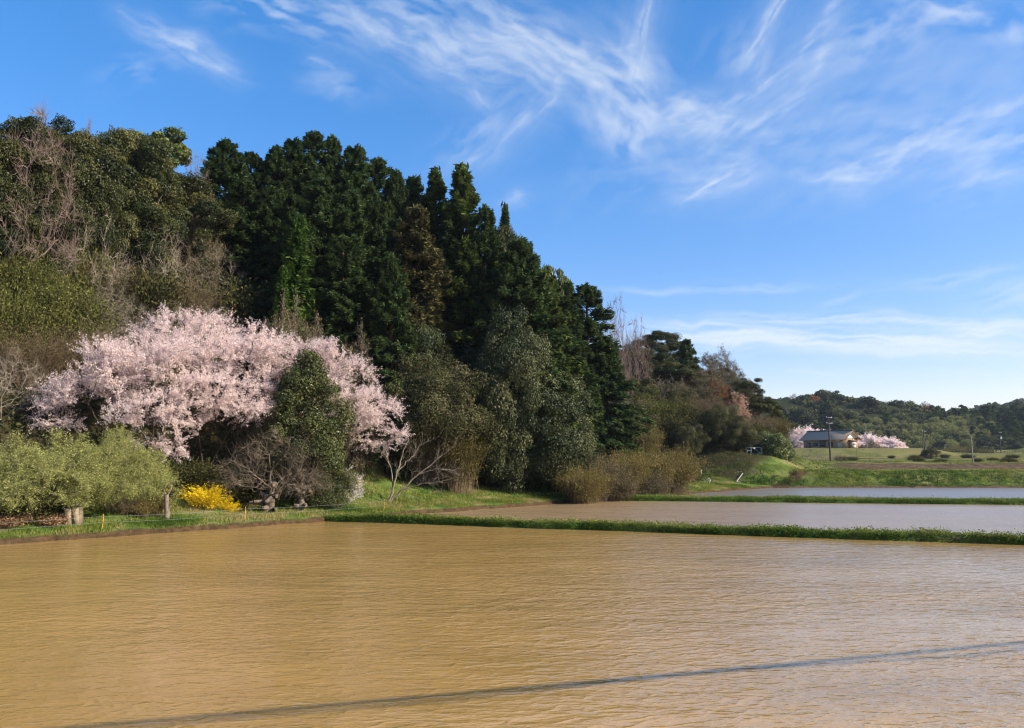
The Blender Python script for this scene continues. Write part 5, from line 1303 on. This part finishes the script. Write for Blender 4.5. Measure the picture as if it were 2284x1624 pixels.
for u, vt, Y, lab in ((1911, 992, 142, 'thin dark rod standing in the grass below the house'), (1940, 1010, 140, 'short stake in the grass below the far cherries'), (2030, 1012, 134, 'short stake near the close pair of poles'), (2120, 1026, 122, 'short stake in front of the brown field')):
    loc, H, _ = stand(u, vt, Y); g = G(); g.tube((0, 0, -0.2), (0.02, 0, H), 0.03, 0.022, 5); g.tube((0.02, 0, H), (0.02, 0, H + 0.02), 0.022, 0.004, 5)
    tag(link('stake', g.mesh('stake', M_thin), loc=loc), lab, 'stake', 'stakes in the fields')

# ------------------------------------------------------------------ field shrubs
for k, u, v, Y, w, lab in [
    ('dome', 2075, 996, 176, 40, 'single dark bush beside the close pair of poles'),
    ('brownbush', 2140, 986, 285, 80, 'pale reed thicket on top of the rough mound'),
    ('undershrub', 2175, 990, 280, 90, 'dark reed thicket on the shoulder of the rough mound'),
    ('brownbush2', 2235, 1003, 262, 100, 'greyish reeds around the pole with the transformer'),
    ('undershrub', 2270, 1003, 270, 90, 'dark scrub under the far conifers at the picture edge'),
    ('undershrub', 2030, 985, 322, 90, 'dark bush at the foot of the far hill'),
    ('brownbush2', 2245, 1015, 182, 110, 'low brown scrub in front of the rough mound'),
    ('brownbush', 2190, 1016, 186, 80, 'low straw scrub in front of the rough mound'),
]: put(k, 'field_shrub', lab, 'shrub', u, v, Y, w, 'shrubs in the fields', dz=0.2, crown='foliage', trunk='stems')

# ------------------------------------------------------------------ the far wooded hills: every tree a copy of one of a few kinds
def merge_plain(fn, mat_w, mat_l, key):
    gw, gl = fn(); me = None
    Vw = np.concatenate(gw.V); Vl = np.concatenate(gl.V); fs, ts, mi = [], [], []
    by = {}
    for F, T, m, off in [(F, T, 0, 0) for F, T in zip(gw.F, gw.T)] + [(F, T, 1, len(Vw)) for F, T in zip(gl.F, gl.T)]:
        by.setdefault(F.shape[1], []).append((F + off, T, np.full(len(F), m)))
    for k, l in by.items():
        fs.append(np.concatenate([a for a, b, c in l])); ts.append(np.concatenate([b for a, b, c in l])); mi.append(np.concatenate([c for a, b, c in l]))
    me = mesh_np(key, np.concatenate([Vw, Vl]), fs, mat_w, np.concatenate(ts)); me.materials.append(mat_l)
    me.polygons.foreach_set('material_index', np.concatenate(mi).astype(np.int32)); me.update()
    return me, float(Vl[:, 2].max()), float(np.percentile(np.linalg.norm(Vl[:, :2], axis=1), 96))
FK = {}
for i in range(2):
    FK['con%d' % i] = merge_plain(lambda: conifer(610 + i, 13, 2.9, 0.05, 0.75, 110, 26, 0.2, (0.50, 0.15), 0.4), B_cedar, M_cedar, 'far_conifer')
    FK['oak%d' % i] = merge_plain(lambda: broadleaf(620 + i, 10, 4.6, 0.0, 44, 90, (0.36, 0.2), (0.9, 1.7), 0.75, 0.0), B_dark, M_faroak, 'far_oak')
def bamboo(seed):
    rng = np.random.default_rng(seed); gw, gl = G(), G()
    for c in range(26):
        o = rng.normal(size=2) * 1.5; H = rng.uniform(7, 11); d = rng.normal(size=2); d /= np.linalg.norm(d); b = rng.uniform(0.6, 2.0)
        z = np.linspace(0, 1, 8); P = np.column_stack([o[0] + d[0] * b * z ** 3, o[1] + d[1] * b * z ** 3, H * (z - 0.10 * z ** 4)])
        gw.add(*tubes(P[:-1], P[1:], np.full(7, 0.05), np.full(7, 0.04), 3))
        n = 70; k = rng.uniform(0.35, 1.0, n) ** 0.8; C = np.column_stack([np.interp(k, z, P[:, j]) for j in range(3)]) + rng.normal(size=(n, 3)) * 0.45 * np.array([1, 1, 0.6])
        Ld = rnd_dir(rng, n); Ld[:, 2] -= 0.3
        V, F = cards(C, Ld, rnd_dir(rng, n), np.full(n, 0.34), np.full(n, 0.12)); gl.add(V, F, np.clip(k - 0.2 + rng.normal(size=n) * 0.2, 0, 1))
    return gw, gl
FK['bam'] = merge_plain(lambda: bamboo(631), B_brown, M_bamboo, 'far_bamboo')
FK['bare'] = merge_plain(lambda: bare_fan(637, 9, 4.0, 260, 0.8, 4, 1.2, 0.03, 0.3, 0.028, (1, 0.16, 0.07, 0.2), 2, step=0.6), B_purple, M_brown, 'far_bare')
FK['rust'] = merge_plain(lambda: broadleaf(641, 9, 4.0, 0.15, 26, 80, (0.34, 0.2), (0.9, 1.6), 0.7, 0.0), B_dark, M_russet, 'far_rust')
def far_tree(kk, u, vtop, Y, w, name, cat, label, group):
    loc, H, rad = stand(u, vtop, Y, w, 0.3); me, zz, r0 = FK[kk]
    o = link(name, me, loc=loc); sx = rad / r0; s = max(H / zz, 0.85 * sx); o.location.z += H - s * zz; o.scale = (sx, sx, s); o.rotation_euler = (0, 0, RZ.uniform(0, 6.28))
    return tag(o, label, cat, group)
rng = np.random.default_rng(77)
sky_u = [1700, 1740, 1790, 1830, 1862, 1880, 1905, 1935, 1960, 2000, 2050, 2090, 2150, 2230, 2290]
sky_v = [905, 888, 878, 870, 868, 876, 892, 886, 896, 890, 900, 905, 925, 920, 915]
def crest(u): return float(np.interp(u, sky_u, sky_v))
for i, u in enumerate(np.arange(1705, 2100, 21)):      # skyline
    kk = 'oak%d' % (i % 2); Y = 432 + rng.uniform(-8, 10); v = crest(u) + rng.uniform(-3, 6)
    far_tree(kk, u, v, Y, rng.uniform(48, 66), 'far_evergreen', 'tree', 'rounded dark evergreen on the skyline of the far hill', 'evergreens on the far skyline')
far_tree('oak0', 1938, 882, 415, 70, 'far_evergreen', 'tree', 'largest round dark tree standing out on the far skyline', None)
far_tree('oak1', 1898, 915, 405, 60, 'far_evergreen', 'tree', 'round dark tree below the largest one on the far skyline', None)
for u, v in ((1775, 876), (1722, 888), (2030, 892), (2062, 893)): far_tree('bare', u, v, 446, 46, 'far_bare_tree', 'tree', 'leafless twiggy tree breaking the far skyline', 'leafless trees on the far skyline')
for u, v, Y in ((1815, 880, 425), (2070, 904, 428)): far_tree('rust', u, v, Y, 30, 'far_rusty_tree', 'tree', 'rusty leaved tree just under the far skyline', 'rusty trees on the far hill')
for i in range(46):                                    # evergreen slope below the skyline
    u = rng.uniform(1700, 2090); v = crest(u) + 16 + 50 * rng.uniform(0, 1) ** 1.2; Y = 424 - (v - crest(u)) * 0.9
    far_tree('oak%d' % (i % 2), u, v, Y, rng.uniform(40, 60), 'far_evergreen', 'tree', 'dark rounded evergreen on the upper slope of the far hill', 'evergreens on the far slope')
for i in range(26):                                    # conifer plantation at the near end
    u = rng.uniform(1705, 1880); v = 920 + (u - 1705) * 0.12 + rng.uniform(0, 45); Y = 372 - (v - 920) * 0.8
    far_tree('con%d' % (i % 2), u, v, Y, rng.uniform(28, 38), 'far_conifer', 'tree', 'dark conifer of the plantation behind the house on the far hill', 'conifers behind the house')
for i in range(100):                                   # bamboo grove
    u = rng.uniform(1870, 2210); v = 922 + rng.uniform(0, 62) + max(0, (2000 - u)) * 0.05; Y = 398 - (v - 922) * 0.95
    far_tree('bam', u, v, Y, rng.uniform(24, 38), 'bamboo_clump', 'bamboo', 'feathery pale green bamboo clump on the far slope', 'bamboo grove on the far hill')
for i, u in enumerate(np.arange(2078, 2300, 13)):      # pointed conifers on the lower ridge
    v = 903 + rng.uniform(-8, 12) + (6 if u < 2150 else 0); far_tree('con%d' % (i % 2), u + rng.uniform(-4, 4), v, 402 + rng.uniform(-8, 14), rng.uniform(28, 40), 'far_conifer', 'tree', 'pointed dark conifer in the row along the lower far ridge', 'conifer row on the far ridge')
for i in range(34):
    u = rng.uniform(2170, 2300); v = 925 + rng.uniform(0, 55); far_tree('con%d' % (i % 2), u, v, 385 - (v - 925) * 0.6, rng.uniform(30, 42), 'far_conifer', 'tree', 'dark conifer in the deep green stand at the end of the far hill', 'conifers at the end of the far hill')
for i in range(26):
    u = rng.uniform(1985, 2290); far_tree('oak%d' % (i % 2), u, 968 + rng.uniform(0, 16), 348 + rng.uniform(-4, 6), rng.uniform(34, 52), 'far_evergreen', 'tree', 'dark bushy tree along the foot of the far hill', 'trees along the foot of the far hill')
def row_of(z, Y):
    r = (z - CAM_H) / Y; return CV + FD * (math.tan(PITCH) - r) / (1 + r * math.tan(PITCH))
for Y in (560, 600, 640):                              # the furthest ridge
    for u in np.arange(2105, 2310, 15):
        uu = u + rng.uniform(-6, 6); x = at(uu, 900, Y)[0]
        far_tree('oak%d' % (int(u) % 2), uu, row_of(zpt(x, Y) + rng.uniform(7, 11), Y), Y, rng.uniform(36, 48), 'far_evergreen', 'tree', 'tree on the second ridge behind the far conifers', 'trees on the furthest ridge')
for Y, n in ((138, 5), (158, 6), (198, 7)):            # low bushes along the field edges
    for k in range(n):
        x = rng.uniform(0.42, 0.66) * Y; s = rng.uniform(0.6, 1.5)
        o = plant('field_bush', K['undershrub'](), 'low dark bush growing on a field edge between the paddies and the far hill', 'shrub', (x, Y, zpt(x, Y) - 0.1), s, s * rng.uniform(0.8, 1.4), RZ.uniform(0, 6.28), 'bushes along the field edges', 'foliage', 'stems')
far_tree('con1', 1980, 918, 392, 44, 'far_conifer', 'tree', 'single broad dark conifer standing in the far bamboo grove', None)

# ------------------------------------------------------------------ small things along the paddies
M_ypost = plain_mat('yellow_post', (0.80, 0.45, 0.03), (0.7, 0.38, 0.02), 0.5, 6)
M_wire = plain_mat('white_wire', (0.34, 0.38, 0.36), (0.26, 0.3, 0.29), 0.5, 6)
def shore_xyz(s, t):
    x, y = xy_of(s, t + float(shore_off(np.array([s]))[0])); return np.array([x, y, zpt(x, y)])
o = thing('electric_fence', 'low electric fence of thin wires on yellow posts along the paddy edge', 'fence', shore_xyz(9.0, 0.75))
base = np.array(o.location); tops = []
for s in (-18.0, -6.5, 4.6, 12.3, 22.5):
    p = shore_xyz(s, 0.75); tops.append(p); g = G(); q = p - base
    g.tube(q + [0, 0, -0.15], q + [0.01, 0, 0.72], 0.017, 0.014, 6); g.tube(q + [0.01, 0, 0.72], q + [0.01, 0, 0.75], 0.014, 0.003, 6)
    po = link('post', g.mesh('post', M_ypost), o)
    for z in (0.32, 0.62):
        g = G(); g.box(q[0] - 0.025, q[0] + 0.025, q[1] - 0.045, q[1] - 0.02, q[2] + z - 0.03, q[2] + z + 0.03); link('clip', g.mesh('clip', M_thin), po)
for z in (0.32, 0.62):
    g = G()
    for a, b in zip(tops[:-1], tops[1:]):
        k = np.linspace(0, 1, 9); L = a + (b - a) * k[:, None]; L[:, 2] += z - 0.06 * 4 * k * (1 - k); L[:, 1] -= 0.05
        L = L - base; g.add(*tubes(L[:-1], L[1:], np.full(8, 0.0035), np.full(8, 0.0035), 4))
    link('wire', g.mesh('wire', M_wire), o)
# dark net fence further along
o = thing('net_fence', 'low dark net fence on thin rods under the brown cane bushes', 'fence', shore_xyz(52, 1.0)); base = np.array(o.location); tops = []
for s in (46.0, 49.5, 53.0, 56.5, 60.0, 63.5):
    p = shore_xyz(s, 1.0); tops.append(p); g = G(); q = p - base; g.tube(q + [0, 0, -0.15], q + [0.0, 0, 0.95], 0.018, 0.014, 6); g.tube(q + [0, 0, 0.95], q + [0, 0, 0.98], 0.014, 0.003, 6); link('post', g.mesh('post', M_thin), o)
g = G()
for z in np.arange(0.08, 0.95, 0.085):
    for a, b in zip(tops[:-1], tops[1:]): g.tube(a - base + [0, 0, z], b - base + [0, 0, z], 0.005, 0.005, 3)
link('netting', g.mesh('netting', M_thin), o)
# white marker post on the far bank, the leaning pipe, white bucket and tyre
loc = on(1564, 103.5, 1035); g = G(); g.tube((0, 0, -0.2), (0, 0, 0.62), 0.05, 0.05, 8); g.tube((0, 0, 0.62), (0, 0, 0.65), 0.05, 0.01, 8)
tag(link('marker_post', g.mesh('marker_post', plain_mat('white_post', (0.75, 0.74, 0.70), None, 0.6)), loc=loc), 'short white marker post on top of the far bank', 'post')
a = np.array(on(1643, 98.9, 1072)); b = np.array(on(1656, 103.6, 1040)); g = G(); g.tube((0, 0, 0.12), b - a + [0, 0, 0.15], 0.055, 0.055, 8); g.tube((0, 0, 0.12), (0.5, -0.1, 0.02), 0.055, 0.055, 8)
tag(link('drain_pipe', g.mesh('drain_pipe', plain_mat('grey_plastic', (0.42, 0.42, 0.40), None, 0.5), True), loc=a), 'grey pipe running down the far bank to the paddy', 'pipe')
loc = np.array(ground(1580, 1084, 0.35)); loc[2] = zpt(loc[0], loc[1]) + 0.1; g = G()
ax = norm(np.array([0.5, -0.8, 0.15])); g.tube(-ax * 0.2, ax * 0.2, 0.17, 0.2, 14); g.tube(-ax * 0.2, -ax * 0.19, 0.17, 0.01, 14); g.tube(ax * 0.2, ax * 0.19, 0.2, 0.17, 14)
o = link('bucket', g.mesh('bucket', plain_mat('white_plastic', (0.8, 0.8, 0.78), None, 0.4), True), loc=loc); tag(o, 'white bucket lying on its side in the grass by the furthest paddy', 'bucket')
loc = np.array(ground(1542, 1086, 0.35)); loc[2] = zpt(loc[0], loc[1]) + 0.08; g = G(); n = 22
for k in range(n):
    t0_, t1_ = k * 6.2832 / n, (k + 1) * 6.2832 / n; g.tube((0.5 * math.cos(t0_), 0.5 * math.sin(t0_), 0), (0.5 * math.cos(t1_), 0.5 * math.sin(t1_), 0), 0.1, 0.1, 8)
tag(link('old_tyre', g.mesh('old_tyre', plain_mat('black_rubber', (0.02, 0.02, 0.02), None, 0.8), True), loc=loc), 'black tyre lying flat in the bright grass beside the white bucket', 'tyre')

# ------------------------------------------------------------------ the cable over the road whose shadow falls across the near paddy
sx, sy = math.sin(R(SUN_AZ)) / math.tan(R(SUN_EL)), math.cos(R(SUN_AZ)) / math.tan(R(SUN_EL))
HC = 10.2; A_ = ground(230, 1618)[:2]; B_ = ground(2284, 1438)[:2]; dd = (B_ - A_) / np.linalg.norm(B_ - A_)
Pm = A_ + np.array([sx, sy]) * HC; e0, e1 = Pm - dd * 34, Pm + dd * 34
o = thing('overhead_cable', 'thick overhead cable strung between two poles along the road', 'cable', (e0[0], e0[1], 0))
k = np.linspace(0, 1, 41); L = np.column_stack([np.outer(k, e1 - e0), HC + 0.5 - 0.5 * 4 * k * (1 - k)])
g = G(); g.add(*tubes(L[:-1], L[1:], np.full(40, 0.062), np.full(40, 0.062), 8)); link('cable_sheath', g.mesh('cable_sheath', M_thin, True), o)
L2 = L + np.column_stack([0.0 * k, 0.16 * np.sin(k * 40), 0.16 * np.cos(k * 31) - 0.22]); g = G(); g.add(*tubes(L2[:-1], L2[1:], np.full(40, 0.035), np.full(40, 0.035), 6)); link('added_shadow_line', g.mesh('added_shadow_line', M_thin, True), o)  # unseen second line, added to widen and ruffle the cable's shadow
for P in (e0 - dd * 0.16, e1 + dd * 0.16):
    g = G(); z0 = -0.6; g.tube((0, 0, z0), (0, 0, HC + 1.4), 0.17, 0.11, 10); g.tube((0, 0, HC + 1.4), (0, 0, HC + 1.45), 0.11, 0.01, 10)
    po = thing('roadside_pole', 'grey roadside pole holding the thick overhead cable', 'pole', (P[0], P[1], 0), group='roadside poles'); link('shaft', g.mesh('shaft', M_conc, True), po)

# ------------------------------------------------------------------ thin spring haze filling the valley
m, n, l = new_mat('valley_haze')
v = n.new('ShaderNodeVolumePrincipled'); v.inputs['Color'].default_value = (0.72, 0.84, 1.0, 1); v.inputs['Density'].default_value = 0.0001; v.inputs['Anisotropy'].default_value = 0.3
ou = n.new('ShaderNodeOutputMaterial'); l.new(v.outputs[0], ou.inputs['Volume'])
g = G(); g.box(-260, 720, -60, 760, -1.6, 95); tag(link('haze', g.mesh('haze', m)), kind='stuff')
